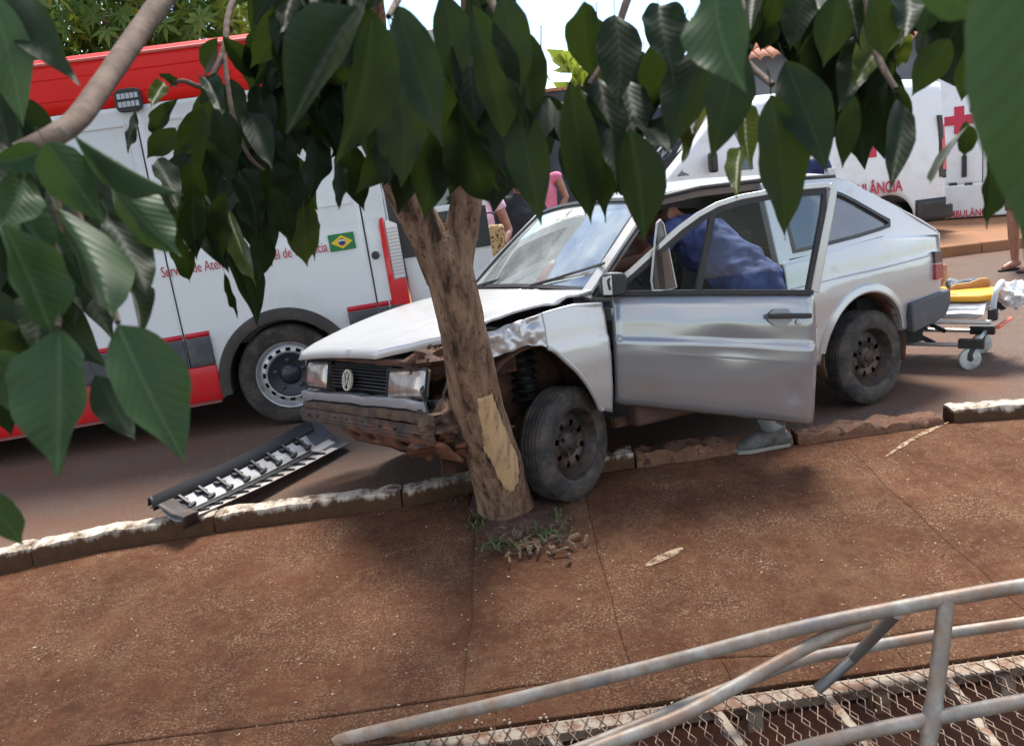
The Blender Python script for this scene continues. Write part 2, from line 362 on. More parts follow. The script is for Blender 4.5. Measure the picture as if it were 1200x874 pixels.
KP = [(-6, 4.02)] + [tuple(gp(x, y, 0)[:2]) for x, y in ((0, 640), (130, 613), (290, 589), (480, 565), (545, 552), (715, 526), (860, 506), (1100, 473), (1200, 466))] + [(5, 5.08), (9, 5.4)]
def ky(x): return interp(x, KP)                               # road-side edge of the kerb

g = MB(); g.grid([[(-400 + 800 * i / 8, -400 + 800 * j / 8, -1.2) for j in range(9)] for i in range(9)])
structure(g.build('ground', mat('ditch_soil', (.060, .032, .022), .95, 0, c2=(.03, .018, .013), sc=2, spec=.1), smooth=0))
g = MB(); xs = [-40, -20, -10] + [-6 + .5 * i for i in range(31)] + [15, 25, 45]
g.grid([[(x, lerp(ky(x) - .02, 11.1, t), ZR + .012 * nz3(x, t * 7, 0, .7)) for t in [k / 16 for k in range(17)]] for x in xs])
structure(g.build('road', m_road))
g = MB(); g.grid([[(x, y, -.12) for y in (13.9, 30, 80)] for x in (-90, 0, 90)]); structure(g.build('earth', m_soil))

# footway: slabs with open, wandering joints, on a bed
XS = [-6] + [gp(560, 700, -.22).x, gp(712, 690, -.22).x, gp(1126, 663, -.22).x] + [3.35, 6, 9]
YJ = [2.62, None]
low = [gp(x, y, -.25) for x, y in ((380, 866), (607, 831), (719, 817), (829, 797), (937, 793), (1025, 773), (1085, 763), (1200, 749))]
LOW = [(-6, low[0].y - .05)] + [(p.x, p.y) for p in low] + [(9, low[-1].y + .1)]
ZM = -.185; _ea, _eb = gp(485, 869, ZM), gp(1200, 767, ZM)
def yedge(x): return lerp(_ea.y, _eb.y, (x - _ea.x) / (_eb.x - _ea.x)) + .010
def ylow(x): return max(yedge(x) + .05, interp(x, LOW))
foot = structure(MB().grid([[(x, y, zsw(y) - .045) for y in (yedge(x) + .03, 3.5, ky(x) - .06)] for x in (-6, -3, 0, 3, 6, 9)]).build('footway', m_soil))
def wob(i, y): return .022 * nz3(i * 7.3, y * 4.2, 1.7) + .05 * nz3(i * 3.1, y * 1.1, 4.7)
def zslab(x, y): return zsw(y) + .006 * nz3(x, y, 0, 1.3)
def slab(x0, x1, i0, i1, ya, yb):
    P = []
    for k in range(11):
        t = (0, .006, .1, .22, .35, .5, .65, .78, .9, .994, 1)[k]; row = []
        for q in range(13):
            s = (0, .008, .08, .18, .28, .38, .5, .62, .72, .82, .92, .992, 1)[q]; x = lerp(x0, x1, t); y = lerp(ya(x), yb(x), s)
            xx = lerp(x0 + wob(i0, y) + .0008, x1 + wob(i1, y) - .0008, t)
            z = zsw(y) + .006 * nz3(x, y, 0, 1.3)
            if k in (0, 10) or q in (0, 12): z -= .0008
            row.append((xx, y, z))
        P.append(row)
    return MB().grid(P).build('slab', m_foot, foot, up=True, solid=.04)
for i in range(len(XS) - 1):
    slab(XS[i], XS[i + 1], i, i + 1, lambda x: ylow(x) + .004 + .012 * nz3(x * 5, 0, 9), lambda x: ky(x) - .135)
XB = [-6, -.2, gp(978, 815, -.27).x - .35, 1.2, 3.0, 6, 9]
for i in range(len(XB) - 1):
    slab(XB[i], XB[i + 1], i + 40, i + 41, yedge, lambda x: ylow(x) - .004 + .012 * nz3(x * 5, 0, 9))
g = MB(); g.box((1.5, yedge(1.5) + .06, -.76), (15.2, .05, .9), Matrix.Rotation(math.atan2(_eb.y - _ea.y, _eb.x - _ea.x), 3, 'Z')); tag(g.build('retaining_wall', m_soil), 'reddish retaining wall under the lower edge of the stained footway', 'wall')

kerb = structure(MB().grid([[(x, ky(x) - q, -.25 - .01 * q) for q in (.13, .07, .01)] for x in xs if -6 <= x <= 9]).build('kerb', m_soil))
stones = [(-6, -4.4, 0), (-4.39, -3.45, 0), (-3.44, -2.55, 0), (-2.542, -1.66, 0), (-1.652, -.665, 0), (-.657, .10, 0), (.108, .62, 0), (.63, 1.52, 1), (1.55, 2.40, 2), (2.47, 3.4, 0), (3.41, 4.4, 0), (4.41, 6, 0), (6.01, 9, 0)]
for si, (a, b, kind) in enumerate(stones):
    P = []; n = 30
    for i in range(n + 1):
        x = lerp(a, b, i / n); y = ky(x); row = []
        e = min(i, n - i) / n; rag = (.012 if not kind else .03)
        dz = -.012 * kind * (i / n) - (.01 if kind == 2 else 0); dy = -.012 * kind
        for j, (yy, zz) in enumerate(((-.135, -.26), (-.137, -.15), (-.137, -.08), (-.134, -.025), (-.122, -.003), (-.07, .002), (-.012, 0), (0, -.012), (.002, -.11), (0, -.26))):
            f = rag * (nz3(x * 9 + si * 5, j * 1.7, si, 1) + .5 * nz3(x * 31, j * 2.2, si, 1))
            row.append((x, y + yy + dy + f * .7, zz + (dz if zz > -.1 else 0) + (f if zz > -.2 and j not in (8, 9) else 0) - (.006 if i in (0, n) else 0)))
        P.append(row)
    k = MB().grid(P); k.f += [tuple(range(10)), tuple(reversed([n * 10 + j for j in range(10)]))]; k.mi += [0, 0]
    o = k.build('kerb_stone', m_kerb if kind == 0 else m_kerbr, kerb, smooth=50)
    if kind == 2: o['label'] = 'broken reddish kerb stone bare of paint'
# far side of the street
def fk(x): return 11.05 + .02 * (x - 5)
fs = structure(MB().grid([[(x, fk(x) + q, .03 + .02 * q / 3) for q in (.12, 1.0, 2.0, 3.0)] for x in range(-14, 22)]).build('pavement', m_ochre))
for i in range(-12, 20):
    x0, x1 = i + .0, i + .992
    MB().add([(x0, fk(x0), -.3), (x1, fk(x1), -.3), (x1, fk(x1) + .14, -.3), (x0, fk(x0) + .14, -.3), (x0, fk(x0) + .015, .035), (x1, fk(x1) + .015, .035), (x1, fk(x1) + .13, .042), (x0, fk(x0) + .13, .042)],
             [(0, 1, 5, 4), (1, 2, 6, 5), (2, 3, 7, 6), (3, 0, 4, 7), (4, 5, 6, 7)]).build('kerb_stone', m_ochre, fs, bevel=.015)

# ---- walls and house across the street
m_dkwall = mat('dark_painted_wall', (.040, .044, .055), .8, 0, c2=(.065, .068, .078), sc=2, dust=(.03, .025, .025), dsc=1.2)
m_brwall = mat('brown_post', (.10, .065, .05), .9, 0, c2=(.06, .04, .032), sc=8)
m_grwall = mat('grey_render', (.155, .16, .175), .85, 0, c2=(.12, .125, .135), sc=2.5, bump=.15)
m_tile = mat('clay_tile', (.46, .19, .10), .85, 0, c2=(.30, .13, .08), sc=6, bump=.2)
YW = 14.1
zt = aty(640, 108, YW).z
xg0, xg1 = aty(738, 160, YW).x, aty(779, 160, YW).x
wl = thing('garden_wall', 'dark garden wall topped with red tiles behind the two women', 'wall', (0, YW, 0))
MB().box((xg0 / 2 - 6, .1, zt / 2 - .1), (xg0 + 12 - .02, .2, zt + .2)).build('wall', m_dkwall, wl)
for i in range(44):
    MB().box((-11.8 + i * .33, .1, zt + .02), (.31, .30, .045)).build('coping_tile', m_tile, wl)
gt = thing('metal_gate', 'dark metal gate with a white figure 2 beside a brown post', 'gate', (0, YW, 0))
zg = aty(757, 128, YW).z
for i in range(4):
    MB().box((lerp(xg0, xg1, (i + .5) / 4), .08, zg / 2), ((xg1 - xg0) / 4 - .006, .04, zg)).build('panel', mat('gate_paint', (.035, .045, .065), .5, .2), gt)
p2 = aty(751, 163, YW)
text('number', '2', .26, mat('chalk_white', (.8, .8, .8), .8), gt, basis((1, 0, -.05), (0.1, 0, 1), (p2.x, .045, p2.z)), bold=.006)
pst = MB().box((xg1 + .13, YW + .06, zg / 2 + .1), (.22, .3, zg + .35)); tag(pst.build('gate_post', m_brwall), 'brown masonry post to the right of the dark numbered gate', 'post')
YH = 15.6
hs = thing('house', 'grey rendered house with an orange clay tile eave behind the ambulances', 'house', (0, YH, 0))
e0, e1 = aty(838, 80, YH), aty(1092, 46, YH); sl_ = (e1.z - e0.z) / (e1.x - e0.x)
ez = lambda x: e0.z + sl_ * (x - e0.x)
x0h, x1h = e0.x - .1, e1.x + 8
MB().add([(x0h, .35, -.2), (x1h, .35, -.2), (x1h, .35, ez(x1h) + .14), (x0h, .35, ez(x0h) + .14), (x0h, 6, -.2), (x1h, 6, -.2), (x1h, 6, ez(x1h)), (x0h, 6, ez(x0h))],
         [(0, 1, 2, 3), (1, 5, 6, 2), (4, 0, 3, 7), (5, 4, 7, 6), (3, 2, 6, 7)]).build('wall', m_grwall, hs)
tile = None
nt_ = int((x1h - x0h) / .21)
for c in range(4):
    for i in range(nt_):
        x = x0h + .1 + i * .21
        if tile is None:
            P = [[(.11 * math.cos(a) * (1 - .12 * t), t * .46, .07 * math.sin(a) * (1 - .12 * t) + .19 * t) for a in [math.pi * k / 6 for k in range(7)]] for t in (0, 1)]
            tile = MB().grid(P).build('roof_tile', m_tile, hs, solid=.015)
            o = tile
        else: o = tile.copy(); COL.objects.link(o)
        o.location = (x, -.1 + c * .42, ez(x) + .02 + c * .175)

# ================================================================== CRASHED CAR
S = 1.0303
car = thing('hatchback_car', 'crashed silver two door hatchback with crumpled front jammed against the leaning tree', 'car',
            (1.839, 6.047, -0.117), (0.06285, -0.03565, 3.63065), S)
CM = MW[car.name]
def wz(p): return CM @ Vector(p)
ARCH_F = [(1.885, .31), (1.97, .34), (1.99, .39), (2.054, .50), (2.10, .56), (2.152, .613), (2.21, .675), (2.27, .712), (2.36, .722), (2.45, .70), (2.62, .66)]
def arch_r(x):
    d = x - .03; r = .345
    return .33 + math.sqrt(max(0, r * r - d * d)) if abs(d) < r else None
def ys(x, z):
    zz = z - .047 * (1.87 - x)
    y = interp(zz, [(.20, .735), (.30, .762), (.45, .790), (.60, .800), (.70, .797), (.715, .787), (.80, .780), (.88, .762), (.95, .735)])
    if x > 2.3: y -= .07 * ((x - 2.3) / .7) ** 2
    if x < 0: y -= .045 * (x / .67) ** 2
    return y
def belt(x): return .87 + .047 * (1.87 - x) if x > .6 else interp(x, [(-.72, .945), (-.2, .985), (.6, .93)])
def colpanel(xs, zlo, zhi, nr, sgn=1, yf=ys, dent=None):
    P = []
    for x in xs:
        a, b = zlo(x), zhi(x); r = []
        for j in range(nr + 1):
            z = lerp(a, b, j / nr); y = yf(x, z); q = (x, sgn * y, z)
            if dent: q = dent(*q)
            r.append(q)
        P.append(r)
    return MB().grid(P)
def fr(a, b, n): return [lerp(a, b, i / n) for i in range(n + 1)]
# --- wings
def wing_top(x): return interp(x, [(1.885, .868), (2.05, .882), (2.2, .868), (2.36, .846), (2.62, .80), (3.0, .70)])
colpanel(fr(1.888, 2.24, 22), lambda x: interp(x, ARCH_F), wing_top, 22).build('wing', silver, car, solid=.012)
def crump(x, y, z):
    k = sstep(2.2, 2.36, x); f = nz3(x * 13, z * 16, 2.3) + .6 * nz3(x * 29, z * 26, 7.1)
    return (x + .012 * k * f, y - .05 * k * sstep(2.24, 2.62, x) + .030 * k * f, z + .014 * k * nz3(x * 17, z * 9, 4.4))
colpanel(fr(2.24, 2.68, 46), lambda x: interp(x, ARCH_F), lambda x: wing_top(x) - .012 * sstep(2.3, 2.5, x), 26, dent=crump).build('crumpled_wing', silver, car, solid=.006)['label'] = 'crumpled torn front wing'
lip = MB(); lip.tube([(x, ys(x, z) + .006, z) for x, z in [(x, interp(x, ARCH_F) + .004) for x in fr(1.955, 2.24, 16)]], .012, 8); lip.build('wheel_arch_lip', silver, car)
# right-hand wing (away from the camera)
colpanel(fr(1.888, 2.99, 30), lambda x: max(.30, .35 + math.sqrt(max(0, .33 ** 2 - (x - 2.36) ** 2))) if abs(x - 2.36) < .33 else .30, wing_top, 10, -1).build('wing', silver, car, solid=.012)
# --- rear quarter
def qlo(x):
    a = arch_r(x); b = .30 if x > .03 else .40
    return max(a, b) if a else b
for s in (1, -1):
    colpanel(fr(.66, -.715, 70), qlo, belt, 20, s).build('rear_quarter_panel', silver, car, solid=.012)
    P = []
    for x, z in [(.03 + .345 * math.cos(a), .33 + .345 * math.sin(a)) for a in fr(.1, math.pi - .2, 30)]:
        y = ys(x, z); dx, dz = (x - .03) / .345, (z - .33) / .345
        P.append([(x + dx * q, s * (y + h), z + dz * q) for q, h in ((.055, -.001), (.045, .012), (.01, .018), (0, .012), (0, -.05))])
    MB().grid(P).build('wheel_arch_lip', silver, car)
    # upper side: outline round the quarter window
    yU = lambda x, z, t: (x, s * (.752 - (z - .94) * .36 - t - .02 * max(0, -x)), z)
    wi = [(.54, .972), (.52, 1.13), (.505, 1.288), (.30, 1.292), (.10, 1.285), (.02, 1.258), (-.07, 1.212), (-.20, 1.135), (-.31, 1.068), (-.295, 1.042), (-.22, 1.030), (.0, 1.008), (.25, .990), (.42, .979)]
    ou = [(.66, .935), (.635, 1.13), (.615, 1.372), (.32, 1.383), (.06, 1.372), (-.10, 1.318), (-.24, 1.25), (-.42, 1.150), (-.700, .985), (-.722, .960), (-.715, .945), (-.2, .985), (.2, .955), (.45, .94)]
    def dens(L, k=4):
        o_ = []
        for i in range(len(L)):
            a, b = L[i], L[(i + 1) % len(L)]
            for q in range(k): o_.append((lerp(a[0], b[0], q / k), lerp(a[1], b[1], q / k)))
        return o_
    MB().ring(dens(ou), dens(wi), yU, 0, .03).build('roof_pillar', silver, car)
    rub = MB().bar([Vector(yU(*p, .002)) for p in dens(wi, 2)], .022, .014, (0, s, .3), close=True); rub.build('window_seal', black_pl, car)
    MB().add([yU(*p, .012) for p in wi], [tuple(range(len(wi)))]).build('quarter_window', glass_w, car, smooth=0)
    # swage line moulding and sill
    MB().tube([(x, s * (ys(x, .795) + .001), .7 + .047 * (1.87 - x) + .012) for x in fr(.64, -.60, 12)], .006, 6).build('swage_moulding', silver, car)
    MB().box((1.18, s * .72, .27), (1.12, .09, .14)).build('sill', mat('dusty_sill', (.075, .035, .024), .8, 0, dust=(.03, .022, .018), dsc=6), car, bevel=.02)
# tail: hatch, lamp, bumper
P = []
for x, z in [(.02, 1.372), (-.10, 1.33), (-.24, 1.255), (-.42, 1.155), (-.60, 1.050), (-.700, .988), (-.735, .95), (-.735, .75), (-.70, .58), (-.68, .42)]:
    yy = .60 + .13 * sstep(1.37, .95, z) if z > .95 else .735
    P.append([(x - .02 * (1 - (t * t)), yy * t, z) for t in fr(1, -1, 12)])
MB().grid(P).build('hatch', silver, car, solid=.015)
for s in (1, -1):
    lamp = lambda a, b, t: (a, s * (.706 + t + .03 * (a + .74) / .1), b)
    MB().prism([(-.625, .772), (-.75, .768), (-.752, .842), (-.632, .846)], lamp, -.02, .036).build('tail_lamp', mat('smoked_lens', (.05, .02, .025), .2, 0, coat=.5), car, bevel=.004)
    MB().prism([(-.618, .672), (-.742, .664), (-.75, .764), (-.625, .768)], lamp, -.02, .040).build('tail_lamp', mat('red_lens', (.30, .012, .016), .15, 0, coat=.6), car, bevel=.004)['label'] = 'lower red lens of the tail lamp'
bp = [(-.345, .562), (-.55, .578), (-.80, .592), (-.795, .50), (-.74, .43), (-.60, .40), (-.345, .376)]
for s in (1, -1): MB().prism(bp, lambda a, b, t: (a, s * (t - .06 * sstep(-.3, -.8, a)), b), .70, .815).build('bumper_end', grey_pl, car, bevel=.012)
MB().prism([(-.70, .40), (-.80, .46), (-.805, .59), (-.70, .59)], lambda a, b, t: (a, t, b), -.70, .70).build('rear_bumper', grey_pl, car, bevel=.015)
# --- roof
P = []
for i, x in enumerate(fr(1.385, .0, 18)):
    zd = interp(x, [(0, 1.374), (.63, 1.391), (1.07, 1.384), (1.30, 1.352), (1.385, 1.342)]); P.append([(x + .05 * (1 - t * t) * (i == 0 or i == 1) * (1 - .5 * i), .585 * t, zd + .062 * (1 - t * t) * min(1, .35 + i * .12)) for t in fr(1, -1, 14)])
MB().grid(P).build('roof', silver, car, solid=.012)
for s in (1, -1):
    dr = [(1.93, s * .735, .905), (1.66, s * .672, 1.12), (1.40, s * .606, 1.325), (1.33, s * .595, 1.352), (1.07, s * .596, 1.380), (.63, s * .598, 1.388), (.02, s * .592, 1.371)]
    MB().tube(dr, .013, 8).build('drip_rail', black_pl, car)
    ap = [(1.95, s * .712, .895), (1.66, s * .645, 1.12), (1.395, s * .578, 1.335)]
    MB().bar(ap, .07, .035, (.55, s * .5, .5)).build('windscreen_pillar', silver, car, bevel=.006)
    MB().bar([(1.40, s * .57, 1.33), (1.07, s * .575, 1.36), (.62, s * .58, 1.366)], .06, .03, (0, 1, .2)).build('cant_rail', mat('headlining', (.16, .12, .10), .9), car)
    MB().bar([(.645, s * .745, .90), (.60, s * .60, 1.36)], .09, .05, (0, 1, .3)).build('door_pillar', silver, car, bevel=.008)
# --- windscreen
WSC = [(1.90, .665, .925), (1.90, -.665, .925), (1.405, -.55, 1.342), (1.405, .55, 1.342)]
P = []
for u in fr(0, 1, 14):
    r = []
    for v in fr(0, 1, 16):
        a = Vector(WSC[0]).lerp(Vector(WSC[1]), v); b = Vector(WSC[3]).lerp(Vector(WSC[2]), v); p = a.lerp(b, u); k = 1 - (2 * v - 1) ** 2
        r.append(p + Vector((.075 * k, 0, .03 * k + .012 * math.sin(u * math.pi))))
    P.append(r)
MB().grid(P).build('windscreen', glass_ws, car)
edge = [P[0][j] for j in range(17)] + [P[i][16] for i in range(1, 15)] + [P[14][j] for j in range(15, -1, -1)] + [P[i][0] for i in range(13, 0, -1)]
MB().bar([p + Vector((.004, 0, .004)) for p in edge], .026, .014, (.62, 0, .78), close=True).build('windscreen_seal', black_pl, car)
for y0, y1 in ((.22, .62), (-.42, .02)):
    wp = MB(); a = Vector((1.99, y0, .928)); b = Vector((1.90, (y0 + y1) / 2 + .02, 1.0)); c = Vector((1.83, y1 - .05, 1.03))
    wp.tube([a, a + Vector((-.02, .02, .035)), b, c], [.010, .008, .006, .005], 6); wp.ell(a, (.018, .018, .018), 6)
    wp.bar([Vector((1.955, y0 - .02 + .06, .965)), Vector((1.80, y1 + .07, 1.052))], .014, .008, (.6, 0, .8)); wp.build('wiper', black_pl, car)
# --- bonnet
def bon(y, b):
    xb = 1.93 + .085 * (1 - (y / .7) ** 2); xf = 3.035 - .105 * (y + .7)
    if y > .30: xf -= .62 * (y - .30) ** 1.1
    x = lerp(xb, xf, b); tt = max(0, (x - 1.93) / 1.1)
    z = .930 - .055 * tt - .165 * tt ** 2.2 + .022 * (1 - (y / .7) ** 2) - (.03 if b > .985 else 0) - .012 * sstep(.9, 1, b)
    if y > .2: z += .004 * sstep(.2, .6, y) * sstep(.35, .7, b) + .016 * sstep(.3, .7, y) * sstep(.5, 1, b) * nz3(x * 9, y * 8, 1)
    z += .006 * sstep(-.2, .6, y) * nz3(x * 4, y * 4, 3) + .005 * math.exp(-((y - .32) / .02) ** 2) * (b < .95) - .012 * math.exp(-(((y - .10) * .8 + (b - .80)) / .05) ** 2) * sstep(-.25, .2, y) + .010 * math.exp(-(((y - .22) * .9 + (b - .66)) / .04) ** 2) * sstep(-.1, .3, y)
    return (x, y, z)
MB().grid([[bon(y, b) for b in fr(0, 1, 44)] for y in fr(-.705, .735, 42)]).build('bonnet', mat('silver_sunlit', (.58, .575, .565), .32, .25, dust=(.52, .46, .40), dsc=4, dramp=(.6, .9), coat=.4), car, solid=.014)  # body silver in a lighter copy, standing for sun on the bonnet
MB().box((1.94, 0, .885), (.12, 1.36, .03)).build('cowl', black_pl, car)
# --- front: everything leans along a line pushed back on the struck side
def FX(y): return 3.02 - .105 * (y + .7)
def strip(name, m, yr, zr0, zr1, yl, zl0, zl1, off0=0, dep=.05, n=14, waves=0, **k):
    P = []
    for t in fr(0, 1, n):
        y = lerp(yr, yl, t); a, b = lerp(zr0, zl0, t), lerp(zr1, zl1, t); x = FX(y) + off0; w = waves * nz3(y * 9, 3.3, a * 5)
        P.append([(x - dep, y, a + w), (x + w, y, a + w), (x + .006 + w, y, (a + b) / 2), (x + w, y, b + w), (x - dep, y, b + w)])
    return MB().grid(P, cv=True).build(name, m, car, **k)
hl_glass = mat('lamp_lens', (.46, .42, .39), .12, .35, c2=(.30, .24, .20), sc=10, coat=.8, dust=(.33, .23, .17), dsc=5, dramp=(.45, .7))
def headlamp(yr, yl, z0r, z1r, z0l, z1l, lab=None):
    P = []
    for t in fr(0, 1, 10):
        y = lerp(yr, yl, t); r = []
        for s_ in fr(0, 1, 8):
            z = lerp(lerp(z0r, z0l, t), lerp(z1r, z1l, t), s_); bul = .022 * (1 - (2 * t - 1) ** 4) * (1 - (2 * s_ - 1) ** 4)
            r.append((FX(y) + .002 + bul - .03 * s_ - (.10 * max(0, -.60 - y) if y < -.6 else 0), y, z))
        P.append(r)
    h = MB().grid(P); o = h.build('headlamp', hl_glass, car, solid=.02)
    if lab: o['label'] = lab
    MB().bar([Vector(P[i][j]) + Vector((.001, 0, 0)) for i, j in [(i, 0) for i in range(11)] + [(10, j) for j in range(1, 9)] + [(i, 8) for i in range(9, -1, -1)] + [(0, j) for j in range(7, 0, -1)]], .006, .012, (1, 0, 0), close=True).build('bezel', black_pl, o)
headlamp(-.70, -.365, .505, .655, .515, .662)
headlamp(.345, .735, .525, .668, .565, .695, 'cracked muddy headlamp on the struck side')
strip('grille_panel', black_v, -.35, .52, .66, .335, .54, .675, -.055, .03)
for k in range(7):
    t = (k + .4) / 7; strip('grille_slat', black_pl, -.35, lerp(.525, .648, t), lerp(.525, .648, t) + .009, .335, lerp(.545, .665, t), lerp(.545, .665, t) + .009, -.012 - .025 * t, .035, 10)
lg = MB(); yc = -.06; lc = Vector((FX(yc) + .012, yc, .592)); R_ = .052
tilt = Matrix.Rotation(.10, 3, 'Z') @ Matrix.Rotation(-.22, 3, 'Y')
L2 = lambda a, b, t=0: lc + tilt @ Vector((t, a, b))
lg.bar([L2(R_ * math.cos(a), R_ * math.sin(a)) for a in fr(0, 2 * math.pi * 31 / 32, 31)], .008, .012, tilt @ Vector((1, 0, 0)), close=True)
lg.bar([L2(-.020, .045), L2(0, .008), L2(.020, .045)], .007, .012, tilt @ Vector((1, 0, 0)))
lg.bar([L2(-.040, .026), L2(-.021, -.038), L2(0, .0), L2(.021, -.038), L2(.040, .026)], .007, .012, tilt @ Vector((1, 0, 0)))
MB().lathe([(R_ * .96, -.008), (R_ * .96, -.002), (.0005, -.002)], 28, 0, (0, 0, 0)).build('emblem_ground', black_v, car).matrix_local = Matrix.Translation(lc) @ tilt.to_4x4()
lg.build('emblem', mat('pale_emblem', (.62, .60, .50), .4, .3), car)
strip('upper_crossmember', rust_dk, -.66, .668, .70, .60, .69, .72, -.03, .12, waves=.008)
strip('valance', mat('valance_paint', (.33, .335, .35), .4, .4, dust=(.30, .22, .17), dsc=8, dramp=(.52, .75)), -.715, .440, .482, .77, .508, .556, .02, .06, 24, waves=.012)
strip('bumper_foam', mat('brown_foam', (.115, .070, .045), .9, 0, c2=(.05, .033, .025), sc=9, bump=.4), -.66, .392, .428, .86, .455, .505, .035, .10, 24, waves=.010)
# rusty bumper bar with punched holes
P = []; ny = 40
for i in range(ny + 1):
    t = i / ny; y = lerp(-.70, .80, t); a, b = lerp(.312, .358, t), lerp(.388, .438, t); r = []
    for j in range(9): s_ = j / 8; r.append((FX(y) + .055 - .03 * t - .02 * abs(s_ - .5) - .004 * (j % 2), y, lerp(a, b, s_) + .003 * nz3(y * 6, 0, 5)))
    P.append(r)
hol = {(3, 4), (6, 4), (12, 5), (16, 5), (21, 5), (26, 4), (30, 4), (35, 3), (36, 3), (3, 3), (6, 3)}
MB().grid(P, skip=lambda i, j: (i, j) in hol).build('bumper_bar', mat('rusty_steel', (.085, .062, .054), .75, .2, c2=(.038, .028, .025), c3=(.070, .048, .040), sc=11, dust=(.20, .075, .035), dsc=7, bump=.25), car, solid=.010)
P = []
for i in range(33):
    t = i / 32; y = lerp(-.26, .86, t); a, b = lerp(.225, .265, t), lerp(.325, .36, t)
    P.append([(FX(y) + .02 - .09 * (1 - s_) + .01 * nz3(y * 8, s_ * 3, 8), y, lerp(a, b, s_)) for s_ in fr(0, 1, 7)])
MB().grid(P, skip=lambda i, j: (j in (2, 3, 4)) and (i in (3, 4, 5, 8, 9, 10) or 17 < i < 26)).build('lower_crossmember', rust, car, solid=.02)
# crushed lump between lamp and tree
def lump(c, r, seed, m_, name, k=.35, n=16):
    b = MB().ell((0, 0, 0), (1, 1, 1), n); V = []
    for x, y, z in b.v:
        f = 1 + k * (nz3(x * 2 + seed, y * 2, z * 2) + .6 * nz3(x * 5, y * 5 + seed, z * 5)); V.append((c[0] + x * r[0] * f, c[1] + y * r[1] * f, c[2] + z * r[2] * f))
    b.v = V; return b.build(name, m_, car, smooth=20)
lump((2.80, .76, .46), (.11, .09, .075), 1.0, mat('rust_brown_foam', (.16, .09, .055), .9, 0, c2=(.07, .04, .03), sc=12, bump=.5), 'crushed_bumper_end', .5)
lump((2.70, .66, .33), (.22, .16, .075), 4.0, rust, 'bent_crossmember', .5)
lump((2.72, .60, .70), (.13, .10, .075), 7.0, rust_dk, 'torn_bracket', .55)
lump((2.63, .73, .62), (.06, .05, .10), 9.0, mat('bare_steel', (.45, .43, .42), .35, .8), 'torn_bracket', .5)['label'] = 'shiny torn strip of sheet steel'
wr2 = random.Random(4)
for k in range(7):
    a = Vector((2.78 + wr2.uniform(-.1, .1), .45 + wr2.uniform(0, .3), .64)); q = a + Vector((wr2.uniform(-.05, .1), wr2.uniform(0, .12), -.12 - wr2.uniform(0, .12))); e_ = q + Vector((wr2.uniform(-.12, .05), wr2.uniform(-.08, .08), -.08))
    MB().tube([a, a.lerp(q, .4) + Vector((.05, .02, .02)), q, e_], .006, 6).build('wire', black_pl, car)
# engine bay: a black block paints in its darkness, inner panels follow
MB().box((2.38, -.12, .56), (.98, .98, .34)).build('engine_bay_shade', black_v, car)
arc = []
for a in fr(-.25, math.pi + .1, 18):
    arc.append([(2.27 + .345 * math.cos(a), yy, .36 + .36 * math.sin(a) + .012 * nz3(a * 3, yy * 9, 2)) for yy in fr(.40, .74, 6)])
MB().grid(arc).build('wheel_housing', rust_dk, car, solid=.01)
MB().add([(1.93, .41, .1), (2.7, .41, .1), (2.7, .41, .74), (1.93, .41, .74)], [(0, 1, 2, 3)]).build('inner_wing', rust_dk, car, smooth=0, solid=.01)
sus = MB(); sus.tube([(2.16, .50, .26), (2.24, .46, .70)], [.035, .05], 12); sus.tube([(2.16, .49, .19), (2.35, .30, .20)], .025, 8); sus.tube([(2.16, .48, .16), (2.05, .2, .17)], .03, 8)
for k in range(6): sus.lathe([(.058, .40 + k * .045), (.070, .412 + k * .045), (.058, .424 + k * .045)], 16, 2, (2.21, .475, 0))
sus.build('suspension_strut', mat('shade_dark_steel', (.010, .009, .009), .7, dust=(.03, .018, .012), dsc=12), car)  # near-black colour paints in the shade of the wheel cavity
bar2 = MB(); bar2.tube([(2.78, .60, .52), (2.66, .62, .50), (2.5, .55, .32)], .03, 8); bar2.box((2.45, .50, .62), (.35, .05, .10)); bar2.build('chassis_leg', rust, car)
MB().box((.95, 0, .22), (1.7, 1.30, .05)).build('floor_pan', rust_dk, car)
for s in (1, -1):
    arc = [[(.03 + .36 * math.cos(a), s * yy, .32 + .36 * math.sin(a)) for yy in fr(.42, .77, 4)] for a in fr(-.3, math.pi + .3, 16)]
    MB().grid(arc).build('wheel_housing', rust_dk, car, solid=.008)
MB().box((-.35, 0, .45), (.6, 1.3, .35)).build('boot_floor', black_v, car)
# --- cabin
cloth = mat('seat_cloth', (.055, .052, .055), .95, 0, c2=(.12, .10, .09), sc=30)
MB().box((1.70, 0, .72), (.30, 1.30, .26)).build('dashboard', black_pl, car, bevel=.05)
st = MB().lathe([(.175, -.012), (.19, 0), (.175, .012), (.165, 0)], 28, 0); st.box((0, 0, 0), (.02, .33, .04)); st.build('steering_wheel', black_pl, car).matrix_local = Matrix.Translation((1.38, .36, .80)) @ Matrix.Rotation(.45, 4, 'Y')
for s in (1, -1):
    se = MB(); se.box((1.02, s * .36, .45), (.5, .48, .16)); q = Matrix.Rotation(-.28, 3, 'Y'); se.box((.73, s * .36, .72), (.14, .46, .58), q); se.box((.62, s * .36, 1.05), (.09, .26, .16), q)
    se.build('front_seat', cloth, car, bevel=.04)
se = MB(); se.box((.14, 0, .46), (.5, 1.16, .16)); se.box((-.14, 0, .70), (.14, 1.16, .50), Matrix.Rotation(-.3, 3, 'Y')); se.build('rear_seat', cloth, car, bevel=.04)
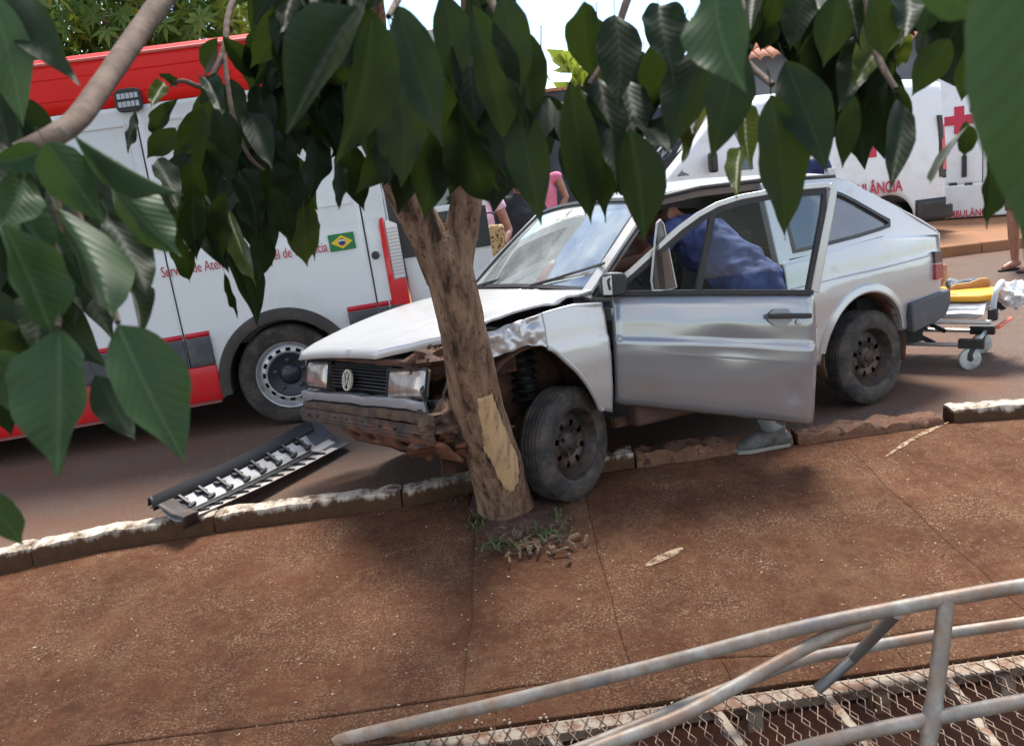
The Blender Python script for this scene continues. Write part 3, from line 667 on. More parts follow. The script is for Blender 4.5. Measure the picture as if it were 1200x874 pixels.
# far door (closed)
o = colpanel(fr(1.875, .66, 20), lambda x: .30, belt, 10, -1); o.build('closed_door', silver, car, solid=.04)
MB().bar([(1.86, -.74, .90), (1.62, -.68, 1.10), (1.38, -.61, 1.30), (1.25, -.60, 1.335), (.64, -.61, 1.35), (.68, -.745, .94)], .035, .03, (0, 1, .3)).build('window_frame', black_pl, car)
MB().add([(1.84, -.735, .92), (1.37, -.615, 1.30), (.64, -.615, 1.34), (.68, -.74, .94)], [(0, 1, 2, 3)]).build('door_glass', glass_w, car, smooth=0)
# --- wheels
def wheel(loc, rotz=0, dusty=True, lab=None):
    r0, w = .288, .088
    wh = bpy.data.objects.new('wheel', None); COL.objects.link(wh); wh.parent = car; wh.location = loc; wh.rotation_euler = (0, 0, rotz)
    prof = [(.178, .055), (.182, .072), (.215, .084), (.252, .080), (.272, .070), (.284, .060), (r0, .045)]
    tr = []
    for k, yy in enumerate(fr(.045, -.045, 16)): tr.append((r0 - (.008 if k % 4 == 2 else 0), yy))
    P = prof + tr + [(r, -y) for r, y in reversed(prof)]
    t = MB().lathe(P, 72, 1)
    for a in range(72):                                       # shoulder blocks
        th = 2 * math.pi * a / 72; t.box((.281 * math.cos(th), .058, .281 * math.sin(th)), (.006, .016, .013), Matrix.Rotation(-th, 3, 'Y'))
    t.build('tyre', rubber, wh, smooth=40)
    rp = [(.178, -.06), (.170, -.02), (.172, .045), (.184, .062), (.186, .068), (.178, .070), (.170, .060), (.158, .030), (.150, .018), (.138, .022), (.120, .030), (.098, .034), (.086, .028), (.070, .020), (.060, .034), (.052, .040), (.035, .042), (.028, .050), (.0005, .052)]
    n = 96
    rim = MB().lathe(rp, n, 1, skip=lambda i, j: i in (10, 11) and (j % 12) in (2, 3, 4, 5))
    for a in range(4):
        th = math.pi * a / 2 + .5; rim.lathe([(.010, .02), (.010, .045), (.0005, .048)], 8, 1, (.058 * math.cos(th), 0, .058 * math.sin(th)))
    rim.build('rim', steel_d, wh, smooth=40)
    MB().lathe([(.16, -.02), (.0005, -.025)], 24, 1).build('brake_drum', rust_dk, wh)
    for s in range(1):
        a = .4; MB().tube([(.172 * math.cos(a), .062, .172 * math.sin(a)), (.150 * math.cos(a), .075, .150 * math.sin(a))], .004, 6).build('valve', black_pl, wh)
    return wh
wheel((2.13, .672, .19), RAD(21))
wheel((-.05, .672, .272))
w3 = wheel((-.05, -.672, .33), math.pi); w4 = wheel((2.36, -.672, .26), math.pi + .3)
# --- open door, hinged at the front and sagging
DA = RAD(25); hinge = Vector((1.87, .775, 0)); du = Vector((-math.cos(DA), math.sin(DA), 0)); dn = Vector((math.sin(DA), math.cos(DA), 0))
def D(u, z, t=0): return hinge + du * u + dn * t + Vector((0, 0, z))
def dbot(u): return interp(u, [(0, .345), (.5, .228), (1.012, .108)])
def dtop(u): return interp(u, [(0, .898), (.5, .850), (1.06, .785)])
prof = [(0, -.035), (.05, -.008), (.14, .004), (.30, .014), (.48, .022), (.60, .022), (.635, .010), (.78, .006), (.92, -.006), (.975, -.018), (1.0, -.03)]
P = []
for a in fr(0, 1, 40):
    r = []
    for b in fr(0, 1, 44):
        u = lerp(lerp(0.0, .025, b), lerp(1.012, 1.062, b), a); z = lerp(dbot(u), dtop(u), b)
        e = .012 * (max(0, abs(2 * a - 1) - .95) / .05)
        dent = -.012 * math.exp(-((a - .62) / .16) ** 2 - ((b - .55) / .14) ** 2) + .004 * nz3(u * 5, z * 5, 2) - .010 * math.exp(-((a - .88) / .05) ** 2 - ((b - .25) / .10) ** 2)
        r.append(D(u, z, interp(b, prof) - e + dent))
    P.append(r)
door = MB().grid(P).build('open_door', mat('silver_shaded', (.30, .305, .32), .19, .5, dust=(.36, .29, .24), dsc=4, dramp=(.55, .85), coat=.6), car, solid=.05)  # body silver in a darker copy, shade put into the door's colour
door['label'] = 'open sagging driver door'
FRM = [(.030, .93), (.143, 1.0), (.275, 1.095), (.406, 1.185), (.50, 1.238), (.60, 1.278), (.714, 1.300), (.95, 1.316), (1.165, 1.312), (1.185, 1.29), (1.16, 1.18), (1.058, .79)]
MB().bar([D(u, z, -.03) for u, z in FRM[:9]], .026, .035, dn).build('window_frame', silver, door, bevel=.004)
MB().bar([D(u, z, -.03) for u, z in FRM[8:]], [.03, .034, .040, .045], .035, dn).build('window_frame', silver, door, bevel=.004)
ins = [(.075, .935), (.160, .985), (.29, 1.076), (.42, 1.160), (.51, 1.212), (.61, 1.252), (.72, 1.274), (.95, 1.290), (1.140, 1.286), (1.128, 1.18), (1.030, .80)]
MB().bar([D(u, z, -.032) for u, z in ins], .026, .03, dn).build('window_seal', black_pl, door)
MB().bar([D(.03, .905, -.025), D(.5, .857, -.025), D(1.05, .793, -.025)], .022, .035, dn).build('waist_seal', black_pl, door)
MB().bar([D(.468, .86, -.03), D(.575, 1.245, -.03)], .030, .03, dn).build('quarter_light_bar', black_pl, door)
gpl = [(.475, .855), (.58, 1.235), (.72, 1.272), (.95, 1.288), (1.135, 1.284), (1.125, 1.18), (1.025, .80)]
MB().add([D(u, z, -.034) for u, z in gpl], [tuple(range(len(gpl)))]).build('door_glass', glass('door_pane', (.80, .88, .86), .0, .01, .04, fm=.35), door, smooth=0)
# pivoted quarter light pane swung out of its frame
qc = D(.30, 1.02, -.03); qn = (dn * .75 + du * .66).normalized(); qs = qn.cross(Vector((0, 0, 1)))
qv = lambda a, b, t: qc + qs * a + Vector((0, 0, b)) + qn * t
pts = [(-.10, -.13), (-.02, -.135), (.10, -.12), (.105, -.07), (.04, .14), (.02, .20), (-.01, .215), (-.035, .19)]
ql = MB().prism(pts, qv, 0, .006).build('quarter_light', glass('hazy_pane', (.74, .64, .63), .06, .05, .16), door, smooth=0)
MB().bar([qv(a, b, .003) for a, b in pts], .006, .008, qn, close=True).build('rim', mat('pane_edge', (.55, .55, .52), .4), ql)
MB().box(D(.02, .80, -.05), (.03, .08, .06)).build('hinge', steel_s, door)
hd = MB(); hd.prism([(.80, .712), (.835, .735), (.90, .730), (.925, .70), (.92, .665), (.885, .642), (.83, .650), (.80, .68)], lambda a, b, t: D(a, b, t), .012, .017); hd.build('handle_recess', mat('recess_paint', (.33, .33, .34), .5, .3), door)
MB().lathe([(.014, .0), (.014, .006), (.006, .008), (.0005, .006)], 16, 1).build('door_lock', steel_s, door).matrix_local = Matrix.LocRotScale(D(.955, .655, .012), Matrix.Rotation(-DA, 3, 'Z').to_quaternion(), None)
MB().bar([D(.03, .628, .020), D(.5, .536, .026), D(1.03, .436, .018)], .010, .006, dn).build('swage_line', MATS['silver_shaded'], door)
hb = MB(); hb.bar([D(.795, .706, .035), D(.86, .700, .040), D(1.015, .682, .035)], .026, .02, dn); hb.build('handle', black_pl, door, bevel=.006)
mirror = MB().prism([(-.035, .905), (-.03, .985), (.0, 1.012), (.085, 1.005), (.10, .985), (.095, .905), (.07, .893), (-.015, .892)], lambda a, b, t: D(a, b, t), .0, .085).build('mirror', black_pl, door, bevel=.012)
MB().prism([(-.028, .908), (-.024, .992), (.022, 1.0), (.02, .903)], lambda a, b, t: D(a, b, t), .086, .092).build('mirror_glass', mat('mirror_shell', (.42, .43, .44), .25, .6), mirror, bevel=.003)
MB().tube([D(.008, .93, .094), D(.004, .955, .096), D(.003, .975, .096), D(.012, .985, .096)], .006, 6).build('mirror_clip', black_pl, mirror)
dbm = MB().prism([(1.00, .16), (1.05, .60), (1.06, .62), (1.02, .16)], lambda a, b, t: D(a, b, t), -.06, -.02); dbm.build('latch_plate', rust, door)
MB().box(D(1.045, .56, -.03), (.02, .04, .10)).build('latch', steel_s, door)

# ================================================================== BIG AMBULANCE VAN
VS = 1.07
vp_ = gp(352, 496, ZR)
VYAW = RAD(188)
van = thing('ambulance_van', 'large white ambulance van with red roof band and red skirt along the road', 'ambulance', (0, 0, ZR), (0, RAD(2.0), VYAW), VS)
q0 = Matrix.Rotation(VYAW, 3, 'Z') @ Matrix.Rotation(RAD(2.0), 3, 'Y')
van.location = vp_ - q0 @ Vector((0, 1.0 * VS, 0)); van.location.z = ZR
MW[van.name] = Matrix.LocRotScale(van.location.copy(), van.rotation_euler.copy(), Vector((VS,) * 3)); VM = MW[van.name]
def vy(x, z):
    y = interp(z, [(.25, .975), (.40, 1.0), (.75, 1.005), (1.2, .995), (1.7, .965), (2.25, .905), (2.45, .87), (2.60, .80), (2.68, .70)])
    return y - (.25 * ((x - 3.2) / 1.2) ** 2 if x > 3.2 else 0)
grey_v = mat('van_skin_white', (.66, .685, .70), .32, 0, dust=(.50, .50, .49), dsc=1.7, dramp=(.5, .85), coat=.5)
tailp = onplane(VM, 462, 300, 1, .99); XR = tailp.x - .005        # rear end
ZTOP, ZRED = 2.64, 2.27
def pz(px, py): return onplane(VM, px, py, 1, .95)
VX = fr(4.3, XR, 150)
def vlo(x):
    d = abs(x); return max(.30, .35 + math.sqrt(.45 ** 2 - d * d)) if d < .45 else .30
def vpanel(name, m_, z0, z1, off=0, xs=VX, n=8, s=1, lo=None, **k):
    P = [[(x, s * (vy(x, z) + off), z) for z in [lerp(max(z0, lo(x)) if lo else z0, z1, j / n) for j in range(n + 1)]] for x in xs]
    return MB().grid(P).build(name, m_, van, **k)
seams = [onplane(VM, px, py, 1, .99).x for px, py in ((210, 370), (425, 260))]
# body side built as pressed panels with open seams between them
cuts = [4.3, seams[0] + 1.62, seams[0], seams[1], XR]
for a, b in zip(cuts, cuts[1:]):
    P = [[(x, vy(x, z) - (.006 * math.exp(-((z - 1.28) / .012) ** 2)) + .004 * nz3(x * 2.2, z * 2.2, 5) + .0015 * nz3(x * 6, z * 7, 2), z) for z in [lerp(vlo(x), ZRED, j / 60) for j in range(61)]] for x in fr(a - .005, b + .005, max(8, int((a - b) * 30)))]
    MB().grid(P).build('side_panel', grey_v, van, solid=.012)
# recessed window blanks of the upper side
for a, b in ((seams[1] + .06, seams[0] - .08), (seams[0] + .08, seams[0] + 1.5)):
    fnw = lambda x, z, t: (x, vy(x, z) + t, z)
    MB().bar([fnw(a, 1.46, .004), fnw(b, 1.46, .004), fnw(b, 2.16, .003), fnw(a, 2.16, .003)], .02, .012, (0, 1, .08), close=True).build('window_pressing', grey_v, van, bevel=.004)
RB = [(2.27, 0)]
xsr = fr(4.3, XR, 90)
P = [[(x, vy(x, z), z) for z in (ZRED + .004, 2.36, 2.45, 2.53, 2.59, 2.63)] for x in xsr]
for r, x in zip(P, xsr): r += [(x, .66, 2.655), (x, .35, 2.70), (x, 0, 2.715), (x, -.35, 2.70), (x, -.70, 2.655), (x, -.87, 2.45), (x, -.905, 2.27)]
MB().grid(P).build('roof', red_p, van, solid=.012)
MB().tube([(x, vy(x, 2.595) + .004, 2.60) for x in fr(4.2, XR, 20)], .012, 6).build('roof_gutter', mat('gutter_pink', (.62, .16, .14), .5), van)
for zz in (2.50, 2.36): MB().tube([(x, vy(x, zz) + .001, zz) for x in fr(4.2, XR, 20)], .005, 6).build('roof_crease', red_p, van)
# far side and ends
MB().grid([[(x, -vy(x, z), z) for z in fr(.30, 2.28, 8)] for x in fr(4.3, XR, 20)]).build('side_panel', grey_v, van, solid=.012)
MB().grid([[(XR + .01 - .03 * math.cos(t * 1.5), t * vy(XR, z), z) for t in fr(-1, 1, 8)] for z in fr(.45, 2.64, 12)]).build('rear_doorway', mat('van_inside', (.30, .31, .32), .7), van, solid=.01)
MB().grid([[(4.3 + .55 * interp(z, [(.3, 1), (1.1, 1), (1.25, .85), (2.1, 0), (2.65, -.15)]) * (1 - .3 * t * t), t * (vy(4.3, z)), z) for t in fr(-1, 1, 10)] for z in fr(.3, 2.66, 20)]).build('nose', grey_v, van, solid=.01)
MB().grid([[(4.3 + .56 * interp(z, [(1.25, .85), (2.1, 0)]) * (1 - .3 * t * t) + .01, t * .75, z) for t in fr(-1, 1, 8)] for z in fr(1.28, 2.05, 6)]).build('windscreen', glass_dk, van)
# red line, grey rubbing strips, red skirt
wh0, wh1 = .47, -.47
def bits(f):
    for a, b in ((4.2, seams[0] + 1.63), (seams[0] + 1.61, seams[0] + .008), (seams[0] - .008, wh0), (wh1, seams[1] + .006), (seams[1] - .006, XR + .1), (XR + .09, XR)): f(fr(a, b, max(3, int(abs(a - b) * 12))))
bits(lambda X: vpanel('red_stripe', mat('stripe_red', (.50, .008, .022), .35), .722, .757, .006, X, 2, solid=.005))
bits(lambda X: vpanel('rubbing_strip', grey_pl, .525, .719, .028, X, 4, solid=.03, bevel=.006))
for a, b in ((4.2, seams[0] + 1.0), (seams[0] + .99, .47)): vpanel('skirt', mat('skirt_red', (.60, .012, .018), .4, dust=(.35, .05, .04), dsc=4), .27, .522, .022, fr(a, b, 30), 4, solid=.03, bevel=.006)
MB().box((2.0, .8, .26), (3.0, .3, .04)).build('skirt_edge', mat('skirt_edge', (.4, .12, .12), .6), van)
MB().box((1.6, 0, .30), (5.2, 1.6, .12)).build('chassis', black_v, van)
# wheel arch flare and wheel
P = []
for a in fr(-.12, math.pi + .12, 40):
    c_, s_ = math.cos(a), math.sin(a); P.append([(r * c_, 1.0 + h, .35 + r * s_) for r, h in ((.480, .002), (.472, .026), (.435, .036), (.402, .032), (.398, -.25))])
MB().grid(P).build('wheel_arch', mat('arch_plastic', (.040, .034, .030), .7, dust=(.085, .06, .046), dsc=6), van)
MB().grid([[(.43 * math.cos(a), y, .35 + .43 * math.sin(a)) for y in (.55, .8, 1.0)] for a in fr(-.2, math.pi + .2, 16)]).build('wheel_housing', black_v, van)
def van_wheel(loc):
    wh = bpy.data.objects.new('wheel', None); COL.objects.link(wh); wh.parent = van; wh.location = loc
    prof = [(.232, .07), (.24, .085), (.28, .100), (.325, .098), (.345, .085), (.353, .07), (.355, .02), (.355, -.1), (.23, -.1)]
    MB().lathe(prof, 64, 1).build('tyre', rubber, wh, smooth=40)
    MB().lathe([(.228, -.05), (.222, .03), (.226, .078), (.236, .090), (.232, .096), (.222, .092), (.214, .076), (.205, .060), (.190, .066), (.168, .072), (.158, .070)], 64, 1, skip=lambda i, j: i == 8 and j % 4 in (0, 1)).build('rim', steel_s, wh, smooth=40)
    MB().lathe([(.205, .045), (.14, .045)], 48, 1).build('rim_back', black_v, wh)
    cp_ = MB().lathe([(.160, .066), (.158, .076), (.150, .080), (.120, .070), (.075, .064), (.060, .085), (.045, .095), (.0005, .096)], 48, 1)
    for k in range(5):
        th = 2 * math.pi * k / 5 + .3; cp_.lathe([(.018, .066), (.018, .084), (.0005, .088)], 10, 1, (.102 * math.cos(th), 0, .102 * math.sin(th)))
    cp_.build('hub_cap', mat('cap_blue_black', (.018, .022, .030), .35, dust=(.10, .10, .10), dsc=14, dramp=(.58, .7)), wh, smooth=40)
van_wheel((0, .90, .355)); van_wheel((3.682, .86, .355))
vf = MB(); vf.box((.475, .86, .36), (.02, .2, .18)); vf.box((.50, .9, .34), (.05, .06, .10)); vf.build('skirt_bracket', mat('pale_bracket', (.5, .5, .5), .6), van)
# fuel flap dot, tail lamp
kp = onplane(VM, 440, 299, 1, .985); MB().lathe([(.028, 0), (.028, .012), (.020, .018), (.0005, .018)], 20, 1, (kp.x, vy(kp.x, kp.z), kp.z)).build('lock', black_pl, van)
t0, t1 = onplane(VM, 462, 361, 1, .99).z, onplane(VM, 456, 253, 1, .97).z
def lampf(x, z, t): return (x, vy(XR, z) + t - .25 * max(0, (XR + .02 - x)) , z)
xl = XR + .075
MB().prism([(xl, t0), (XR - .05, t0), (XR - .05, t0 + .2), (xl - .040, t0 + .2), (xl - .040, t1 - .05), (xl - .036, t1), (xl - .012, t1 - .01), (xl, t1 - .06)], lampf, -.05, .018).build('tail_lamp', mat('lamp_red', (.60, .006, .014), .15, 0, coat=.8), van, bevel=.006)
MB().prism([(xl - .043, t0 + .203), (XR - .05, t0 + .203), (XR - .05, t1 - .06), (xl - .055, t1 - .02), (xl - .043, t1 - .03)], lampf, -.05, .014).build('tail_lamp', mat('lamp_clear', (.62, .60, .60), .12, 0, coat=.8), van, bevel=.005)['label'] = 'clear ribbed part of the tail lamp'
for k in range(14):
    z = lerp(t0 + .23, t1 - .09, k / 13); MB().add([lampf(xl - .045, z, .016), lampf(XR - .048, z, .016), lampf(XR - .048, z + .010, .016), lampf(xl - .045, z + .010, .016)], [(0, 1, 2, 3)]).build('lamp_rib', mat('lamp_rib', (.40, .36, .36), .3), van, smooth=0)
# open rear door swung back in line with the side
dr = bpy.data.objects.new('rear_door', None); COL.objects.link(dr); dr.parent = van; dr.location = (XR - .06, .93, 0); dr.rotation_euler = (0, 0, RAD(-8))
dw = .62
dfn = lambda a, b, t: (-a, t - (.06 * max(0, b - 1.5)), b)
MB().ring([(0, .52), (dw, .52), (dw, 2.5), (0, 2.5)], [(.07, 1.34), (dw - .12, 1.34), (dw - .12, 2.2), (.07, 2.2)], dfn, -.05, 0).build('door_skin', grey_v, dr, bevel=.01)
MB().prism([(.07, 1.34), (dw - .12, 1.34), (dw - .12, 2.2), (.07, 2.2)], dfn, -.035, -.02).build('pane', glass_dk, dr)
MB().prism([(.0, 1.02), (dw, 1.02), (dw, 1.30), (.0, 1.30)], dfn, .002, .014).build('black_band', black_pl, dr)
MB().prism([(.0, .46), (dw, .46), (dw, .60), (.0, .60)], dfn, .002, .03).build('door_foot', mat('tan_plastic', (.42, .36, .27), .7), dr)
for k in range(7): MB().lathe([(.010, 0), (.010, .004), (.0005, .004)], 10, 1, (-dw + .03, .001 - .06 * max(0, .2 + .2 * k + .7 - 1.5 + .2), .9 + .2 * k)).build('rivet', black_pl, dr)
MB().tube([(.05, .01, 1.62), (-.06, .02, 1.62)], .010, 6).build('hinge', mat('hinge_white', (.7, .7, .7), .4), dr)
# lettering, flag, emblem: flat print standing 3 mm proud of the panel
print_red = mat('print_red', (.42, .015, .04), .5)
def vbasis(p, ext=.006): return basis((-1, 0, 0), (0, -.05, 1), (p.x, vy(p.x, p.z) + ext, p.z))
a_ = onplane(VM, 191, 325, 1, .97); b_ = onplane(VM, 384, 292, 1, .97)
tx = text('lettering', 'Serviço de Atendimento Móvel de Urgência', .10, print_red, van, Matrix.Identity(4), .001)
wd = max(v.co.x for v in tx.data.vertices); sx = (a_.x - b_.x) / wd
tx.data.transform(vbasis(a_) @ Matrix.Scale(sx * 1.0, 4, (1, 0, 0)))
fa = onplane(VM, 388, 297, 1, .97); fb = onplane(VM, 414, 271, 1, .96)
fw, fh = fa.x - fb.x, fb.z - fa.z - .01
flag = MB().box((0, 0, 0), (fw, .004, fh)).build('flag', mat('flag_green', (.01, .17, .045), .5), van, smooth=0)
fcx, fcz = (fa.x + fb.x) / 2, fa.z + fh / 2 + .01
flag.location = (fcx, vy(fcx, fcz) + .006, fcz)
MB().prism([(-fw * .42, 0), (0, -fh * .40), (fw * .42, 0), (0, fh * .40)], lambda a, b, t: (a, t, b), .0023, .0035).build('rhombus', mat('flag_yellow', (.75, .50, .02), .5), flag)
MB().lathe([(fh * .21, .004), (fh * .21, .006), (.0005, .006)], 24, 1).build('disc', mat('flag_blue', (.015, .03, .14), .5), flag)
MB().bar([(fh * .2 * math.cos(a), .0068, fh * (.02 + .14 * math.sin(a) - .05)) for a in fr(.5, 2.6, 8)], .008, .001, (0, 1, 0)).build('band', mat('flag_white', (.8, .8, .8), .5), flag)
# six armed star emblem at the front of the side
ec = onplane(VM, 22, 262, 1, .97)
for k in range(3):
    th = k * math.pi / 3 + .0
    fnp = lambda a, b, t, th=th: (ec.x - (a * math.cos(th) - b * math.sin(th)), vy(ec.x, ec.z + a * math.sin(th) + b * math.cos(th)) + t, ec.z + a * math.sin(th) + b * math.cos(th))
    MB().prism([(-.085, -.42), (.085, -.42), (.085, .42), (-.085, .42)], fnp, .003, .0055 + .0004 * k).build('emblem_arm', print_red, van)
    MB().prism([(-.066, -.40), (.066, -.40), (.066, .40), (-.066, .40)], fnp, .0062, .0085 + .0004 * k).build('emblem_arm', mat('print_white', (.78, .78, .78), .5), van)
    MB().prism([(-.050, -.385), (.050, -.385), (.050, .385), (-.050, .385)], fnp, .009, .0115 + .0004 * k).build('emblem_arm', print_red, van)
oc = onplane(VM, 14, 194, 1, .95)
MB().lathe([(.055, .004), (.055, .007), (.0005, .007)], 24, 1, (oc.x, vy(oc.x, oc.z), oc.z)).build('badge', mat('print_orange', (.70, .13, .03), .5), van)
text('lettering', 'ro', .075, mat('print_white', (.78,) * 3), van, vbasis(oc + Vector((.035, 0, -.02)), .009), .001)
bl = onplane(VM, 303, 131, 1, .92)
text('lettering', 'BRASIL', .145, mat('print_white', (.78,) * 3), van, vbasis(bl + Vector((.10, 0, .03)), .008), .001, 1.0, .003)
# strobe lamp in the red band
sc_ = onplane(VM, 152, 118, 1, .88)
fs_ = lambda a, b, t: (sc_.x - a, vy(sc_.x, sc_.z + b) + t, sc_.z + b)
ro = [(.085 * math.copysign(abs(math.cos(a)) ** .5, math.cos(a)), .075 * math.copysign(abs(math.sin(a)) ** .5, math.sin(a))) for a in fr(0, 2 * math.pi * 23 / 24, 23)]
sb = MB().prism(ro, fs_, 0, .03).build('strobe_lamp', black_pl, van, bevel=.006)
for rr in (-.026, .026):
    for k in range(5): MB().prism([(-.065 + k * .027, rr - .017), (-.043 + k * .027, rr - .017), (-.043 + k * .027, rr + .017), (-.065 + k * .027, rr + .017)], fs_, .031, .036).build('lamp_cell', mat('cell_white', (.62, .64, .68), .2, .3), sb)
rl = onplane(VM, 217, 174, 1, .94)
MB().prism([(-.02, -.09), (.05, -.09), (.05, .09), (-.02, .09)], lambda a, b, t: (rl.x - a, vy(rl.x, rl.z + b) + t, rl.z + b), .003, .006).build('badge', mat('print_orange', (.70, .13, .03), .5), van)

# ================================================================== THE TWO PARKED AMBULANCES
def text_on(name, s, px0, px1, M_, ax, val, flip, parent, mt, ext, bold=.004):
    a, b = onplane(M_, *px0, ax, val), onplane(M_, *px1, ax, val)
    o_ = text(name, s, .2, mt, parent, Matrix.Identity(4), .001, 1, bold)
    wd = max(v.co.x for v in o_.data.vertices); L_ = (b - a).length
    return o_, a, L_ / wd
print_crim = mat('print_crimson', (.50, .02, .055), .5)
def cross(parent, c, r, fnc, t0=.004):
    k = r * .34
    MB().prism([(-k, -r), (k, -r), (k, -k), (r, -k), (r, k), (k, k), (k, r), (-k, r), (-k, k), (-r, k), (-r, -k), (-k, -k)], lambda a, b, t: fnc(c, a, b, t), t0, t0 + .004).build('cross', print_crim, parent)
def parked_ambulance(label, loc, rot, s, low=False):
    t = thing('ambulance', label, 'ambulance', loc, (0, 0, rot), s, 'white ambulances parked across the street'); L, W = 4.9, .95
    yb = lambda x, z: interp(z, [(.3, .93), (.9, .96), (1.4, .94), (2.1, .86), (2.25, .78)]) * (1 - .10 * sstep(3.2, 4.9, x))
    # profile: nose, bonnet, screen, roof
    def ztop(x): return interp(x, [(0, 2.22), (.3, 2.27), (2.6, 2.27), (3.05, 2.20), (3.9, 1.36), (4.55, 1.10), (4.9, .85)])
    def lo(x):
        for c in (.85, 4.0):
            if abs(x - c) < .40: return max(.32, .34 + math.sqrt(.40 ** 2 - (x - c) ** 2))
        return .32
    xs_ = fr(0, 4.9, 90)
    for sg in (1, -1):
        MB().grid([[(x, sg * yb(x, z), z) for z in fr(lo(x), ztop(x) - .06, 16)] for x in xs_]).build('side_panel', white_p, t, solid=.01)
        MB().prism([(2.75, 1.30), (3.80, 1.32), (3.10, 2.02), (2.75, 2.05)], lambda a, b, q: (a, sg * (yb(a, b) + q), b), .0, .008).build('cab_window', glass('cab_glass', (.03, .03, .035), .06, .03, .05), t)
        for x0, x1 in ((.0, .44), (1.26, 3.58)): MB().grid([[(x, sg * (yb(x, z) + .02), z) for z in fr(.30, .62, 4)] for x in fr(x0, x1, 10)]).build('rubbing_strip', black_pl, t, solid=.02)
        MB().box((3.35, sg * 1.08, 1.45), (.10, .16, .26)).build('mirror', black_pl, t, bevel=.03)
        for x in (.85, 4.0):
            wh = bpy.data.objects.new('wheel', None); COL.objects.link(wh); wh.parent = t; wh.location = (x, sg * .80, .33); wh.rotation_euler = (0, 0, 0 if sg > 0 else math.pi)
            MB().lathe([(.2, .08), (.27, .095), (.32, .085), (.33, .05), (.33, -.08), (.2, -.08)], 40, 1).build('tyre', rubber, wh)
            MB().lathe([(.2, .02), (.205, .085), (.19, .05), (.10, .045), (.05, .07), (.0005, .07)], 32, 1).build('rim', steel_s, wh)
    MB().grid([[(x, t_ * yb(x, ztop(x) - .06), ztop(x) - .06 + .06 * (1 - t_ ** 4)) for t_ in fr(-1, 1, 12)] for x in xs_]).build('roof', white_p, t, solid=.01)
    MB().grid([[(x + .01, t_ * .74, ztop(x) - .06 + .065 * (1 - t_ ** 4)) for t_ in fr(-1, 1, 8)] for x in fr(3.08, 3.88, 8)]).build('windscreen', glass_dk, t)
    MB().grid([[(4.9, t_ * yb(4.9, z), z) for t_ in fr(-1, 1, 6)] for z in fr(.3, .82, 5)]).build('front_panel', white_p, t)
    fr_ = lambda y, z: -.03 * (1 - (y / .95) ** 2) + (.10 * max(0, z - 1.2))
    for sg in (1, -1):                                       # two tall rear doors
        MB().grid([[(fr_(y, z), y, z) for y in fr(sg * .006, sg * .90 * yb(0, z) / .96, 8)] for z in fr(.52, 2.2, 24)]).build('rear_door', white_p, t, solid=.03)
        MB().prism([(sg * .10, 1.42), (sg * .72, 1.42), (sg * .66, 1.98), (sg * .12, 2.0)], lambda a, b, q: (fr_(a, b) - q, a, b), .002, .01).build('door_window', white_p, t, bevel=.004)
        MB().prism([(sg * .80, .88), (sg * .965, .88), (sg * .95, 1.72), (sg * .84, 1.74)], lambda a, b, q: (fr_(a, b) - q, a, b), -.05, .012).build('tail_lamp', mat('lamp_frame', (.03, .02, .022), .3), t, bevel=.01)
        MB().prism([(sg * .83, .96), (sg * .95, .96), (sg * .935, 1.66), (sg * .855, 1.66)], lambda a, b, q: (fr_(a, b) - q, a, b), .013, .018).build('tail_lens', mat('lamp_red', (.42, .006, .014), .15), t)
        # side wrap of the lamp
        MB().prism([(-.0, .90), (.10, .90), (.085, 1.72), (.02, 1.72)], lambda a, b, q: (a, sg * (yb(a, b) + q), b), .002, .02).build('tail_lamp', mat('lamp_frame', (.03, .02, .022), .3), t, bevel=.01)
        MB().prism([(-.0, 1.0), (.055, 1.0), (.05, 1.60), (.01, 1.60)], lambda a, b, q: (a, sg * (yb(a, b) + q), b), .021, .026).build('tail_lens', mat('lamp_red', (.42, .006, .014), .15), t)
    if low: MB().box((-.01, 0, .28), (.10, 1.84, .50)).build('rear_bumper', white_p, t, bevel=.02)
    else: MB().box((-.06, 0, .42), (.16, 1.86, .20)).build('rear_bumper', black_pl, t, bevel=.03)
    return t, yb, fr_
# nearer one, side on, nose to the left
b2 = gp(1100, 284, ZR); yaw2 = RAD(186)
amb2, yb2, _ = parked_ambulance('white ambulance parked side on across the street behind the crashed car', (b2.x, b2.y + .95, ZR), yaw2, 1.0)
A2 = MW[amb2.name]
o, p, k = text_on('lettering', 'AMBULÂNCIA', (978, 233), (1056, 214), A2, 1, .95, 0, amb2, print_crim, .006)
o.data.transform(basis((-1, 0, 0), (0, -.04, 1), (p.x, yb2(p.x, p.z + .1) + .022, p.z)) @ Matrix.Scale(k, 4) @ Matrix.Scale(1.4, 4, (0, 1, 0)))
cc = onplane(A2, 1021, 168, 1, .93); cross(amb2, cc, .19, lambda c, a, b, t: (c.x - a, yb2(c.x - a, c.z + b) + t, c.z + b))
